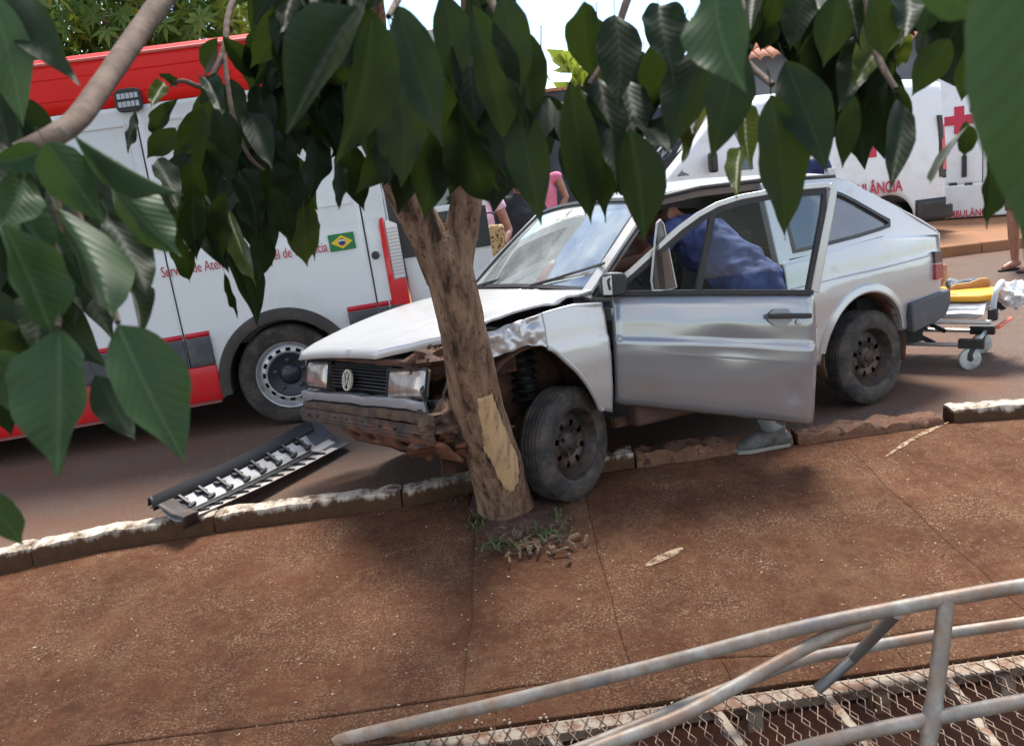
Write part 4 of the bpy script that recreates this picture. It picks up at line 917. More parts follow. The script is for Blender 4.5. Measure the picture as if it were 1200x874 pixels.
# farther one, tail towards the street, standing on the ochre pavement
b3 = gp(1104, 266, .04); yaw3 = RAD(62)
c3, s3 = math.cos(yaw3), math.sin(yaw3)
loc3 = (b3.x + .95 * s3 + .05, b3.y - .95 * -c3 + .1, .04)
amb3, yb3, fr3 = parked_ambulance('white ambulance seen from behind with number plate on the ochre pavement', loc3, yaw3, 1.0, True)
A3 = MW[amb3.name]
rb = lambda c, a, b, t: (fr3(c.y - a, c.z + b) - t, c.y - a, c.z + b)
cc = onplane(A3, 1124, 141, 0, .0); cross(amb3, cc, .20, rb, .012)
pc = onplane(A3, 1127, 230, 0, -.03)
pl = MB().prism([(-.21, -.075), (.21, -.075), (.21, .075), (-.21, .075)], lambda a, b, t: rb(pc, a, b, t), .012, .018).build('number_plate', mat('plate_white', (.8, .8, .82), .4), amb3)
MB().prism([(-.21, .042), (.21, .042), (.21, .075), (-.21, .075)], lambda a, b, t: rb(pc, a, b, t), .0185, .0205).build('plate_band', mat('plate_blue', (.02, .07, .36), .4), pl)
text('lettering', 'STV0H47', .092, mat('plate_ink', (.03, .05, .16), .5), pl, basis((0, -1, 0), (0, 0, 1), (fr3(pc.y, pc.z) - .0215, pc.y + .195, pc.z - .062)), .001, .98, .002)
hp = onplane(A3, 1130, 195, 0, -.03)
MB().prism([(-.035, -.16), (.035, -.16), (.035, .16), (-.035, .16)], lambda a, b, t: rb(hp, a, b, t), .01, .04).build('door_handle', black_pl, amb3, bevel=.01)
for q in (1117, 1135):
    lp = onplane(A3, q, 216, 0, -.03); MB().prism([(-.06, -.02), (.06, -.02), (.05, .02), (-.05, .02)], lambda a, b, t: rb(lp, a, b, t), .01, .03).build('plate_lamp', black_pl, amb3)
o, p, k = text_on('lettering', 'AMBULÂNCIA', (1106, 262), (1166, 258), A3, 0, -.03, 0, amb3, print_crim, .006)
o.data.transform(basis((0, -1, 0), (0, 0, 1), (fr3(p.y, p.z) - .072, p.y, p.z + .09)) @ Matrix.Scale(k * 1.0, 4) @ Matrix.Scale(1.3, 4, (0, 1, 0)))

# ================================================================== DETACHED BUMPER
bm = thing('detached_bumper', 'torn off black car bumper lying inside out between kerb and road', 'car bumper', gp(300, 560, -.05))
B0 = Vector(bm.location)
TL, TR, BL, BR = gp(182, 587, .085), gp(374, 491, .02), gp(220, 610, .022), gp(412, 518, -.035)
bn = ((TR - TL).cross(BL - TL)).normalized()
if bn.dot(CPOS - TL) < 0: bn = -bn
def bs(u, v, t=0):
    sag = .018 * math.sin(u * math.pi)
    return TL.lerp(TR, u).lerp(BL.lerp(BR, u), v) + bn * (t - sag - .05 * math.sin(v * math.pi)) - B0
white_in = mat('bumper_inside', (.46, .46, .47), .45, 0, c2=(.26, .26, .27), sc=9, dust=(.30, .25, .21), dsc=5)
MB().grid([[bs(u, v) for v in fr(0, .80, 12)] for u in fr(0, .86, 60)]).build('shell', white_in, bm, solid=.006)
MB().grid([[bs(u, v, .002) for v in fr(0, .98, 14)] for u in fr(.86, 1.0, 14)]).build('shell_end', grey_pl, bm, solid=.006)
MB().grid([[bs(u, v, t) for v, t in ((-.03, -.02), (-.04, .02), (.0, .04), (.08, .034), (.15, .02), (.17, .004))] for u in fr(-.03, .92, 60)]).build('upper_lip', mat('deep_black', (.008, .008, .009), .55), bm, solid=.005)
MB().grid([[bs(u, v, t) for v, t in ((-.02, -.03), (.2, .04), (.6, .05), (.98, .03), (1.0, -.04))] for u in fr(-.02, .055, 6)]).build('end_cap', mat('mud_plastic', (.035, .026, .022), .5, dust=(.12, .07, .05), dsc=6), bm, solid=.008)
for k in range(8):
    u = lerp(.10, .80, k / 7); br = MB()
    br.bar([bs(u - .012, .16, .02), bs(u + .002, .36, .02), bs(u + .008, .50, .022)], .018, .022, bn)
    br.bar([bs(u - .008, .47, .015), bs(u + .020, .49, .03)], .018, .022, bn)
    br.bar([bs(u - .034, .22, .012), bs(u + .012, .25, .012)], .030, .022, bn)
    br.build('clip_bracket', black_pl, bm)
for v in (.60, .67, .735): MB().bar([bs(u, v, .022) for u in fr(.08, .80, 20)], .007, .012, bn).build('rail', black_pl, bm)
for k in range(11):
    u = lerp(.10, .80, k / 10); MB().bar([bs(u - .012, .60, .016), bs(u + .012, .97, .010)], .008, .018, bn).build('rib', black_pl, bm)
pale = mat('pale_plastic', (.46, .42, .39), .6, 0, dust=(.3, .22, .17), dsc=7)
MB().grid([[bs(u, v, .004) for v in (.80, .88, .99)] for u in fr(.05, .90, 50)]).build('lower_lip', pale, bm, solid=.005)
MB().grid([[bs(u, v, .010) for v in (.50, .60, .70)] for u in fr(.80, .955, 10)]).build('pale_tab', pale, bm, solid=.012)

# ================================================================== RAILING AND MESH WALKWAY
galv = mat('galvanised_pipe', (.36, .33, .29), .55, .3, c2=(.20, .19, .185), c3=(.28, .25, .215), sc=9, stretch=(1, 1, 1), dust=(.26, .145, .08), dsc=7, dramp=(.40, .66), bump=.08)
cream = mat('cream_flaking_paint', (.36, .30, .225), .7, .1, dust=(.20, .095, .05), dsc=12, dramp=(.46, .58))
def above(px, py, dep):
    p = atd(px, py, dep); return p if p.z > ZM + .03 else gp(px, py, ZM + .03)
def bez(pts, n=8):
    out_ = []; P = [pts[0]] + list(pts) + [pts[-1]]
    for i in range(1, len(P) - 2):
        for k in range(n):
            t = k / n; a, b, c, d = P[i - 1], P[i], P[i + 1], P[i + 2]
            out_.append(.5 * ((2 * b) + (c - a) * t + (2 * a - 5 * b + 4 * c - d) * t * t + (3 * b - a - 3 * c + d) * t ** 3))
    return out_ + [P[-2]]
rl_ = thing('pipe_railing', 'near galvanised pipe railing with top rail and stout post above the mesh walkway', 'railing', (0, 0, 0))
top = [atd(382, 892, 2.98), atd(400, 873, 2.98), atd(411, 864, 2.98), atd(600, 820, 2.9), atd(796, 772, 2.82), atd(927, 738, 2.76), atd(1053, 712, 2.70), atd(1200, 686, 2.62), atd(1420, 655, 2.5)]
MB().tube(bez(top), .0225, 16).build('top_rail', galv, rl_)
MB().tube([atd(1109, 704, 2.67), atd(1098, 800, 2.63), atd(1086, 880, 2.60), atd(1062, 1080, 2.5)], .0245, 16).build('post', galv, rl_)
MB().tube(bez([atd(820, 915, 2.74), atd(937, 877, 2.68), atd(1020, 856, 2.64), atd(1091, 842, 2.61), atd(1200, 821, 2.54), atd(1420, 785, 2.4)]), .0215, 16).build('middle_rail', galv, rl_)
wb = MB(); wb.tube([atd(1095, 822, 2.622), atd(1092, 842, 2.612), atd(1088, 862, 2.604)], [.026, .030, .026], 16); wb.build('weld_collar', galv, rl_)
fa_ = thing('pipe_railing', 'farther bent pipe railing leaning in below the near top rail', 'railing', (0, 0, 0))
MB().tube(bez([above(640, 905, 2.5), above(700, 876, 2.55), above(790, 842, 2.62), above(860, 805, 2.68), above(955, 753, 2.74), above(1018, 728, 2.74)]), .021, 14).build('sloping_brace', galv, fa_)
MB().tube(bez([above(600, 905, 2.7), above(692, 872, 2.74), above(825, 817, 2.82), above(867, 801, 2.86), above(940, 773, 2.94), above(1021, 757, 3.0), above(1110, 742, 3.0), above(1200, 729, 2.98), atd(1420, 696, 2.96)]), .0195, 14).build('rail', galv, fa_)
MB().tube([gp(957, 808, ZM + .03), atd(1000, 771, 2.95), atd(1050, 719, 2.74)], .0185, 14).build('strut', mat('dark_galvanised', (.17, .165, .16), .5, .5, dust=(.20, .12, .08), dsc=8, dramp=(.45, .7)), fa_)

wk = thing('mesh_walkway', 'expanded metal walkway in a cream flaking steel frame below the railing', 'walkway', (0, 0, ZM))
W0 = Vector((0, 0, ZM))
e0_, e1_ = gp(485, 870, ZM), gp(1200, 768, ZM); ed = (e1_ - e0_).normalized(); en = Vector((ed.y, -ed.x, 0))    # en: towards the camera
ea, eb = e0_ - ed * .6, e1_ + ed * 1.2; LW = (eb - ea).length; WW = 1.25
fw_ = lambda u, v, z=0: ea + ed * u + en * v + Vector((0, 0, z)) - W0
q = MB(); q.bar([fw_(0, .0, -.035), fw_(LW, .0, -.035)], .07, .012, en); q.bar([fw_(0, .03, -.005), fw_(LW, .03, -.005)], .055, .008, (0, 0, 1)); q.build('edge_beam', cream, wk)
q = MB(); q.bar([fw_(0, WW, -.035), fw_(LW, WW, -.035)], .07, .05, en); q.build('edge_beam', cream, wk)
for px, py, qx, qy in ((836, 826, 871, 874), (965, 809, 1006, 858), (1109, 790, 1168, 870), (640, 853, 655, 874)):
    a = gp(px, py, ZM); u = (a - ea).dot(ed); b = gp(qx, qy, ZM); d = b - a
    k = WW / max(.05, d.dot(en)); u2 = u + d.dot(ed) * k
    q = MB(); q.bar([fw_(u, .02, -.018), fw_(u2, WW, -.018)], .028, .03, (0, 0, 1)); q.build('cross_bar', cream, wk)
for u in [LW * k / 9 for k in range(1, 9)]:
    q = MB(); q.box(fw_(u, .035, -.06), (.05, .06, .07), Matrix.Rotation(math.atan2(ed.y, ed.x), 3, 'Z')); q.build('gusset', cream, wk)
mesh = MB(); pu, pv = .052, .062; nu, nv = int(LW / pu), int(WW / pv)
for i in range(nu):
    for s_ in (1, -1):
        P = []
        for j in range(nv + 1):
            P.append(fw_((i + .5 + s_ * (.25 if j % 2 == 0 else -.25) * 1.0) * pu + (pu * .0), j * pv * .5 * 2 * .5 * 2 * WW / (nv * pv) if False else j * WW / nv, .004 + .0035 * s_))
        mesh.bar(P, .0032, .004, (0, 0, 1))
mesh.build('mesh', mat('rusty_mesh', (.20, .125, .085), .6, .4, c2=(.09, .05, .035), sc=14, dust=(.34, .29, .24), dsc=16, dramp=(.55, .66)), wk, smooth=0, kind='stuff')

# ================================================================== PEOPLE
denim = mat('denim', (.16, .19, .24), .9, 0, c2=(.24, .27, .31), sc=18, bump=.3)
blue_sh = mat('blue_shirt', (.040, .052, .15), .9, 0, c2=(.064, .082, .21), sc=7, bump=1.0, bsc=9)
hair_d = mat('dark_hair', (.012, .009, .008), .5)
def hand(b, wr, d, up, sc=1.0):
    d = d.normalized(); sd_ = d.cross(up).normalized(); n_ = sd_.cross(d)
    b.ell(wr + d * .045 * sc, (.024 * sc, .038 * sc, .050 * sc), 6, basis(n_, sd_, (0, 0, 0)).to_3x3() if False else Matrix((n_, sd_, d)).transposed())
    for k, (o_, l) in enumerate(((-.028, .062), (-.010, .074), (.009, .070), (.026, .056))):
        a = wr + d * .085 * sc + sd_ * o_ * sc; b.tube([a, a + d * l * .5 * sc - n_ * .006, a + d * l * .9 * sc - n_ * .026], [.0105 * sc, .010 * sc, .009 * sc], 6, rnd=True)
    a = wr + d * .03 * sc - sd_ * .034 * sc; b.tube([a, a + (d * .6 - sd_ * .7) * .035 * sc, a + (d * .9 - sd_ * .5) * .062 * sc], [.012 * sc, .011 * sc, .010 * sc], 6, rnd=True)
def head(t, c, fwd, parent, hairmat, long=False, R_=1.0):
    """returns body-mesh contribution for a head looking along fwd"""
    f = Vector(fwd).normalized(); u = Vector((0, 0, 1)); s_ = f.cross(u).normalized(); u = s_.cross(f)
    M_ = Matrix((f, s_, u)).transposed()
    t.ell(c, (.092, .074, .115), 10, M_); t.ell(c + f * .035 - u * .055, (.055, .052, .055), 8, M_)
    t.tube([c + f * .085 + u * .015, c + f * .108 - u * .022], [.010, .016], 6, rnd=True)                       # nose
    for q in (-1, 1): t.ell(c + s_ * q * .076 - u * .005, (.022, .010, .032), 5, M_)                            # ears
    t.tube([c + f * .088 - u * .058 - s_ * .022, c + f * .097 - u * .056, c + f * .088 - u * .058 + s_ * .022], .008, 6, rnd=True)
    e = MB()
    for q in (-1, 1): e.ell(c + f * .083 + s_ * q * .032 + u * .012, (.010, .013, .009), 5, M_)
    e.build('eye', black_v, parent)
    h = MB(); h.ell(c - f * .018 + u * .030, (.098, .084, .100), 10, M_)
    if long: h.ell(c - f * .075 - u * .06, (.05, .075, .13), 8, M_)
    h.build('hair', hairmat, parent, remesh=.012, sm_it=3)
def person(label, loc, J, fwd, top_m, leg_m, skirt=False, sleeve=.5, hair_long=False, shoes=None, hairm=None, bare_legs=0., group=None, sk=None, w=1.0, feet=True, cap=True):
    t = thing('person', label, 'person', loc); sk = sk or skin
    b = MB(); V = {k: Vector(p) for k, p in J.items()}
    b.tube([V['pelvis'], V['pelvis'].lerp(V['chest'], .5), V['chest'], V['neck'] - (V['neck'] - V['chest']) * .25], [.125 * w, .115 * w, .125 * w, .075], 14, rnd=True)
    b.tube([V['neck'] - (V['head'] - V['neck']) * .3, V['head']], [.055, .048], 10)
    head(b, V['head'], fwd, t, hairm or hair_d, hair_long)
    for s_ in 'lr':
        b.tube([V['chest'].lerp(V['neck'], .55), V['sh' + s_]], [.06, .056], 8, rnd=True)
        b.tube([V['sh' + s_], V['sh' + s_].lerp(V['el' + s_], .4), V['el' + s_], V['el' + s_].lerp(V['wr' + s_], .35), V['wr' + s_]], [.055 * w, .048 * w, .038, .040, .026], 10, rnd=True)
        d = (V['wr' + s_] - V['el' + s_]).normalized(); hand(b, V['wr' + s_], d, Vector((0, 0, 1)) if abs(d.z) < .8 else Vector((1, 0, .2)))
        b.tube([V['pelvis'].lerp(V['hip' + s_], .6), V['hip' + s_], V['kn' + s_], V['kn' + s_].lerp(V['an' + s_], .35), V['an' + s_]], [.11 * w, .098 * w, .058, .058, .038], 12, rnd=True)
        if feet: fd = V['to' + s_] - V['an' + s_]; b.tube([V['an' + s_] - fd * .2 + Vector((0, 0, -.03)), V['an' + s_].lerp(V['to' + s_], .5) + Vector((0, 0, -.01)), V['to' + s_]], [.040, .042, .028], 10, rnd=True)
    b.build('body', sk, t, remesh=.011, sm_it=2)
    c = MB(); g_ = .014
    c.tube([V['pelvis'] + (V['pelvis'] - V['chest']) * (.34 if w > 1.05 else .10), V['pelvis'].lerp(V['chest'], .5), V['chest'], V['neck'] - (V['neck'] - V['chest']) * .22], [.14 * w + g_, .125 * w + g_, .132 * w + g_, .075], 16, rnd=True)
    for s_ in 'lr':
        c.tube([V['chest'].lerp(V['neck'], .5), V['sh' + s_]], [.075, .066], 10, rnd=True)
        if sleeve > 0: c.tube([V['sh' + s_], V['sh' + s_].lerp(V['el' + s_], sleeve)], [.068 * w, .066 * w], 12)
    c.build('shirt', top_m, t, remesh=.013, sm_it=3, folds=.075 if w > 1.05 else .02, fsc=.11 if w > 1.05 else .07)
    c = MB()
    if skirt:
        mid = (V['knl'] + V['knr']) / 2; c.tube([V['pelvis'] + Vector((0, 0, .08)), V['pelvis'] - Vector((0, 0, .08)), mid + Vector((0, 0, .02))], [.135 * w, .165 * w, .20 * w], 18)
    else:
        for s_ in 'lr':
            q = V['kn' + s_].lerp(V['an' + s_], 1 - bare_legs * 1.0) if bare_legs < 1 else V['hip' + s_].lerp(V['kn' + s_], .6)
            path = [V['pelvis'].lerp(V['hip' + s_], .6), V['hip' + s_], V['kn' + s_], q] if bare_legs < 1 else [V['pelvis'].lerp(V['hip' + s_], .6), V['hip' + s_], q]
            c.tube(path, [.125 * w, .115 * w, .078, .066][:len(path)] if bare_legs < 1 else [.125 * w, .115 * w, .09], 14)
        c.ell(V['pelvis'], (.155, .135, .12) if w < 1.05 else (.12, .12, .10), 8)
    c.build('skirt' if skirt else 'trousers', leg_m, t, remesh=.013, sm_it=3, folds=.02, fsc=.07)
    if shoes:
        for s_ in 'lr':
            fd = V['to' + s_] - V['an' + s_]; c = MB(); c.tube([V['an' + s_] - fd * .25 + Vector((0, 0, -.02)), V['an' + s_].lerp(V['to' + s_], .45), V['to' + s_]], [.052, .056, .042], 10, rnd=True); c.build('shoe', shoes, t, remesh=.012, sm_it=2)
    return t
def standing(f, h=1.65):
    f = Vector(f).normalized(); s_ = Vector((-f.y, f.x, 0)); k = h / 1.65; P = lambda a, b, z: f * a * k + s_ * b * k + Vector((0, 0, z * k))
    J = dict(pelvis=P(0, 0, .92), chest=P(0, 0, 1.22), neck=P(-.01, 0, 1.42), head=P(.02, 0, 1.545))
    for n_, q in (('l', 1), ('r', -1)):
        J.update({'sh' + n_: P(-.01, .17 * q, 1.36), 'el' + n_: P(-.02, .23 * q, 1.08), 'wr' + n_: P(.06, .24 * q, .86), 'hip' + n_: P(0, .085 * q, .88), 'kn' + n_: P(.02, .09 * q, .48), 'an' + n_: P(-.02, .09 * q, .09), 'to' + n_: P(.12, .11 * q, .035)})
    return J, P
pink = mat('pink_top', (.72, .20, .30), .8, c2=(.62, .15, .25), sc=8)
ppink = mat('pale_pink_top', (.66, .36, .46), .85, c2=(.72, .50, .58), sc=26)
floral = mat('floral_skirt', (.50, .25, .30), .85, c2=(.08, .05, .05), sc=22, ramp=(.45, .55))
black_c = mat('black_cloth', (.015, .015, .018), .9)
# woman with hand on hip
hp_ = aty(640, 222, 11.5); J, Pq = standing((-.35, -1, 0), 1.66)
J['elr'] = Pq(-.05, -.32, 1.13); J['wrr'] = Pq(.06, -.16, .97)
J['ell'] = Pq(.0, .27, 1.10); J['wrl'] = Pq(.08, .19, .94)
person('woman in bright pink sleeveless top standing with her hand on her hip', (hp_.x - .02, 11.5, .045), {k: v for k, v in J.items()}, (-.5, -1, -.05), pink, black_c, sleeve=0, shoes=black_c, group=None)
hp_ = aty(577, 262, 8.2); J, Pq = standing((.25, -1, 0), 1.74)
J['wrl'] = Pq(.16, .16, .98); J['ell'] = Pq(.03, .25, 1.08)
w2 = person('woman in pale pink blouse carrying a leopard print bag', (hp_.x - .12, 8.2, ZR), J, (.3, -1, -.1), ppink, floral, skirt=True, sleeve=.35, hair_long=True, shoes=black_c)
# leopard bag held in front of her
m_leo = mat('leopard_print', (.50, .33, .15), .7, c2=(.045, .025, .015), c3=(.42, .26, .11), sc=34, det=2, ramp=(.46, .60))
bp_ = aty(577, 284, 7.98); bag = thing('handbag', 'leopard print handbag held by the woman in pale pink', 'handbag', bp_)
MB().prism([(-.13, -.16), (.13, -.16), (.115, .15), (-.115, .15)], lambda a, b, t: (a, t, b), -.05, .05).build('bag_body', m_leo, bag, bevel=.03)
for q in (-.02, .02): MB().tube([(.07 * math.cos(a), q, .14 + .12 * math.sin(a)) for a in fr(0, math.pi, 10)], .006, 6).build('handle', black_c, bag)
# third onlooker in dark clothes
hp_ = aty(611, 250, 9.0); J, Pq = standing((.1, -1, 0), 1.66)
person('person in dark clothes standing between the two women in pink', (hp_.x, 9.0, ZR), J, (.2, -1, 0), mat('dark_cloth', (.022, .024, .03), .9), black_c, sleeve=.9, shoes=black_c)
# paramedic behind the roof
hp_ = aty(946, 190, 8.3); J, Pq = standing((-.6, -1, 0), 1.72)
navy = mat('navy_uniform', (.018, .028, .10), .85)
pm = person('person in navy uniform with a pale sleeve patch beyond the car roof', (hp_.x - .05, 8.3, ZR), J, (-.8, -1, -.2), navy, navy, sleeve=1.0, shoes=black_c)
MB().box(tuple(J['shl'].lerp(J['ell'], .5) + Vector((0, -.09, .02))), (.10, .012, .16)).build('sleeve_patch', mat('patch_grey', (.55, .57, .60), .8), pm, bevel=.004)
# bystander whose foot shows at the right
fp = gp(1183, 317, ZR); J, Pq = standing((-1, -.35, 0), 1.66)
off = Vector((fp.x, fp.y, 0)) - (J['tor'].xy.to_3d() + J['anr'].xy.to_3d()) / 2
person('barefoot person in flip flops standing at the right behind the large leaf', (off.x, off.y, ZR), J, (-1, -.4, -.1), mat('grey_top', (.30, .30, .31), .9), mat('brown_shorts', (.12, .09, .07), .9), sleeve=.5, bare_legs=1)
for n_ in 'lr':
    a, b = J['an' + n_], J['to' + n_]; mid = (a + b) / 2; fl = thing('flip_flop', 'dark flip flop worn on the %s foot of the bystander at the right edge' % ('nearer' if n_ == 'l' else 'farther'), 'flip flop', (off.x + mid.x, off.y + mid.y, ZR + .004), (0, 0, math.atan2((b - a).y, (b - a).x)))
    MB().prism([(-.13, -.03), (-.05, -.035), (.08, -.045), (.135, -.02), (.135, .02), (.08, .045), (-.05, .035), (-.13, .03)], lambda x, y, t: (x, y, t), 0, .016).build('sole', black_c, fl, bevel=.004)
    MB().tube([(-.01, .040, .012), (.035, .028, .055), (.085, 0, .050), (.035, -.028, .055), (-.01, -.040, .012)], .006, 6).build('strap', mat('strap_red', (.25, .05, .04), .6), fl)

# the man leaning into the car
def CWp(p): return CM @ Vector(p)
foot = gp(893, 537, zsw(4.70))
foot.y += .13; foot.x += .02
shd, hipp, el, wr_ = aty(800, 262, 5.17), aty(868, 322, 4.93), aty(757, 303, 5.03), aty(706, 318, 5.30)
base = Vector((foot.x + .02, foot.y + .10, zsw(foot.y + .1)))
Z = Vector((0, 0, 1)); side = Vector((-.35, -.94, 0)).normalized()
J = dict(pelvis=hipp - base, chest=shd.lerp(hipp, .35) - base, neck=shd + Vector((-.08, .04, .03)) - base, head=aty(752, 275, 5.40) - base)
for n_, q in (('l', 1), ('r', -1)):
    J['sh' + n_] = shd + side * .17 * q - base + Vector((-.03, 0, -.02)); J['el' + n_] = el + (side * .0 if q > 0 else -side * .34 + Vector((-.05, 0, .03))) - base; J['wr' + n_] = wr_ + (Vector((0, 0, 0)) if q > 0 else -side * .30) - base
    J['hip' + n_] = hipp + side * .08 * q - base + Vector((.05, 0.02, -.17))
    ank = Vector((foot.x + .10, foot.y + .02, zsw(foot.y) + .10)) if q > 0 else hipp + Vector((.30, .14, -.42))
    J['an' + n_] = ank - base; J['to' + n_] = ank + Vector((-.17, -.03, -.055)) - base; J['kn' + n_] = (J['hip' + n_] + J['an' + n_]) / 2 + Vector((-.05, 0, 0)) if q > 0 else hipp - base + Vector((-.12, .20, -.38))
boot_m = mat('dusty_boot', (.115, .11, .10), .85, 0, c2=(.055, .052, .05), sc=14, bump=.4)
man = person('man in blue shirt and grey jeans leaning into the open driver side of the car', tuple(base), J, (-.8, .5, -.6), blue_sh, mat('pale_jeans', (.26, .26, .255), .9, c2=(.18, .185, .19), sc=10, bump=.3), sleeve=.62, w=1.12, feet=True)
for n_ in 'lr':
    a = J['an' + n_]; b = MB(); d = Vector((-1, -.15, 0)).normalized(); s_ = Vector((.15, -1, 0)).normalized()
    b.tube([a + Vector((.01, 0, .10)), a + Vector((.0, 0, .0)), a + d * .03 + Vector((0, 0, -.04))], [.060, .058, .055], 14, rnd=True)
    b.tube([a - d * .05 + Vector((0, 0, -.052)), a + d * .08 + Vector((0, 0, -.045)), a + d * .17 + Vector((0, 0, -.060)), a + d * .20 + Vector((0, 0, -.068))], [.048, .052, .046, .032], 14, rnd=True)
    bo = b.build('boot', boot_m, man, remesh=.010, sm_it=3)
    for k in range(3): MB().tube([tuple(a + d * (.03 + .032 * k) + s_ * y + Vector((0, 0, .012 - .016 * k - abs(y) * .55))) for y in (-.038, -.02, 0, .02, .038)], .005, 6).build('boot_lace', black_c, bo)
    MB().prism([(-.075, -.04), (.06, -.045), (.17, -.055), (.235, -.03), (.235, .03), (.17, .055), (.06, .045), (-.075, .04)], lambda x, y, t: tuple(a + d * x + s_ * y + Vector((0, 0, t - .10))), 0, .022).build('boot_sole', mat('boot_sole', (.24, .22, .19), .8), bo, bevel=.005)

# ================================================================== STRETCHER AND PATIENT
se_ = (gp(1121, 431, ZR) + gp(1172, 416, ZR)) / 2
SY = math.atan2(.60, -.80)
sx_ = Vector((math.cos(SY), math.sin(SY), 0)); se_ = se_ + sx_ * -.05
stc = thing('stretcher', 'wheeled ambulance stretcher with white mattress behind the crashed car', 'stretcher', (se_.x, se_.y, ZR), (0, 0, SY))
alu = mat('stretcher_tube', (.52, .52, .53), .35, .7)
fr1 = MB()
for y in (.23, -.23): fr1.tube([(.02, y, .17), (1.80, y, .17)], .015, 10)
for x in (.04, .5, 1.3, 1.78): fr1.tube([(x, -.24, .17), (x, .24, .17)], .014, 10)
fr1.build('base_frame', alu, stc)
lk = MB()
for y in (.20, -.20):
    lk.bar([(.30, y, .17), (.62, y, .33)], .03, .02, (0, 1, 0)); lk.bar([(.62, y, .18), (.30, y, .33)], .03, .02, (0, 1, 0)); lk.bar([(1.1, y, .17), (1.5, y, .33)], .03, .02, (0, 1, 0))
    lk.box((.06, y * 1.15, .18), (.16, .06, .06)); lk.box((.48, y * 1.1, .24), (.10, .07, .10)); lk.box((.80, y, .26), (.12, .06, .12))
lk.build('leg_linkage', black_pl, stc)
dk = MB(); 
for y in (.25, -.25): dk.tube([(-.06, y, .335), (1.86, y, .335)], .016, 10)
for x in (-.05, .5, 1.2, 1.85): dk.tube([(x, -.25, .335), (x, .25, .335)], .016, 10)
dk.build('deck_frame', mat('deck_tube', (.62, .60, .58), .4, .4), stc)
for x, y in ((.07, .24), (.07, -.24), (1.74, .24), (1.74, -.24)):
    wh = MB(); a = math.radians(35)
    wh.lathe([(.02, .018), (.045, .016), (.058, .018), (.074, .013), (.076, 0), (.074, -.013), (.058, -.018), (.045, -.016), (.02, -.018), (.02, .018)], 32, 1)
    o = wh.build('wheel', mat('caster_grey', (.50, .52, .48), .5, dust=(.25, .22, .2), dsc=16), stc); o.location = (x, y, .076); o.rotation_euler = (0, 0, a)
    fk_ = MB(); fk_.bar([(x - .03, y, .165), (x - .01, y + .024, .12), (x, y + .026, .07)], .03, .006, (0, 1, 0)); fk_.bar([(x - .03, y, .165), (x - .01, y - .024, .12), (x, y - .026, .07)], .03, .006, (0, 1, 0)); fk_.build('caster_fork', black_pl, stc)
MB().box((.92, 0, .395), (1.84, .50, .09)).build('mattress', mat('mattress_grey', (.58, .60, .61), .6, c2=(.42, .43, .45), sc=4, bump=.3, bsc=9), stc, bevel=.035)
sh = MB().grid([[(x, y, .445 + .008 * nz3(x * 9, y * 9, 2) - (0 if abs(y) < .25 else .05 + .01 * nz3(x * 7, y, 1)) ) for y in (-.275, -.27, -.2, -.1, 0, .1, .2, .27, .275)] for x in fr(-.02, 1.8, 50)]); sh.build('sheet', mat('sheet_white', (.70, .71, .72), .85), stc, solid=.004)
hdl = MB(); hdl.tube(bez([Vector(p) for p in ((-.06, .20, .33), (-.07, .19, .47), (-.08, .12, .55), (-.08, -.10, .55), (-.07, -.17, .47), (-.06, -.18, .33))]), .019, 12); hdl.build('end_handle', mat('handle_grey', (.50, .51, .52), .45), stc)
for y in (.20, -.18): MB().box((-.065, y, .38), (.06, .06, .08)).build('handle_clamp', black_pl, stc, bevel=.01)
MB().tube([(-.10, .24, .30), (-.11, -.30, .25)], .014, 10).build('orange_grip', mat('orange_grip', (.70, .13, .05), .5), stc)
bd = thing('spine_board', 'yellow plastic spine board lying on the stretcher', 'spine board', (se_.x, se_.y, ZR + .462), (0, 0, SY))
out2 = [(-.08, -.12), (-.08, .12), (.02, .19), (.6, .21), (1.3, .21), (1.7, .15), (1.75, .0), (1.7, -.15), (1.3, -.21), (.6, -.21), (.02, -.19)]
MB().prism(out2, lambda a, b, t: (a, b, t), 0, .045).build('board', mat('board_yellow', (.78, .36, .015), .45), bd, bevel=.015)
for x, y in ((.22, .15), (.5, .17), (.22, -.15), (.8, .17)): MB().prism([(x - .06, y - .018), (x + .06, y - .018), (x + .06, y + .018), (x - .06, y + .018)], lambda a, b, t: (a, b, t), .0455, .047).build('grip_slot', mat('slot_dark', (.25, .11, .01), .6), bd)
swr = MB().ell((0, 0, 0), (1, 1, 1), 18); V = []
for x, y, z in swr.v:
    f = 1 + .38 * (nz3(x * 2.2, y * 2.2, z * 2.2) + .7 * nz3(x * 5, y * 5, z * 5 + 3)); V.append((x * .10 * f, y * .13 * f, z * .085 * f))
swr.v = V; o = swr.build('folded_sheet', mat('sheet_bright', (.78, .79, .80), .85), None, smooth=25)
o.location = tuple(Vector((se_.x, se_.y, ZR + .47)) + sx_ * -.10 + Vector((.08, .0, 0))); tag(o, 'crumpled white sheet heaped on the end of the stretcher', 'sheet')
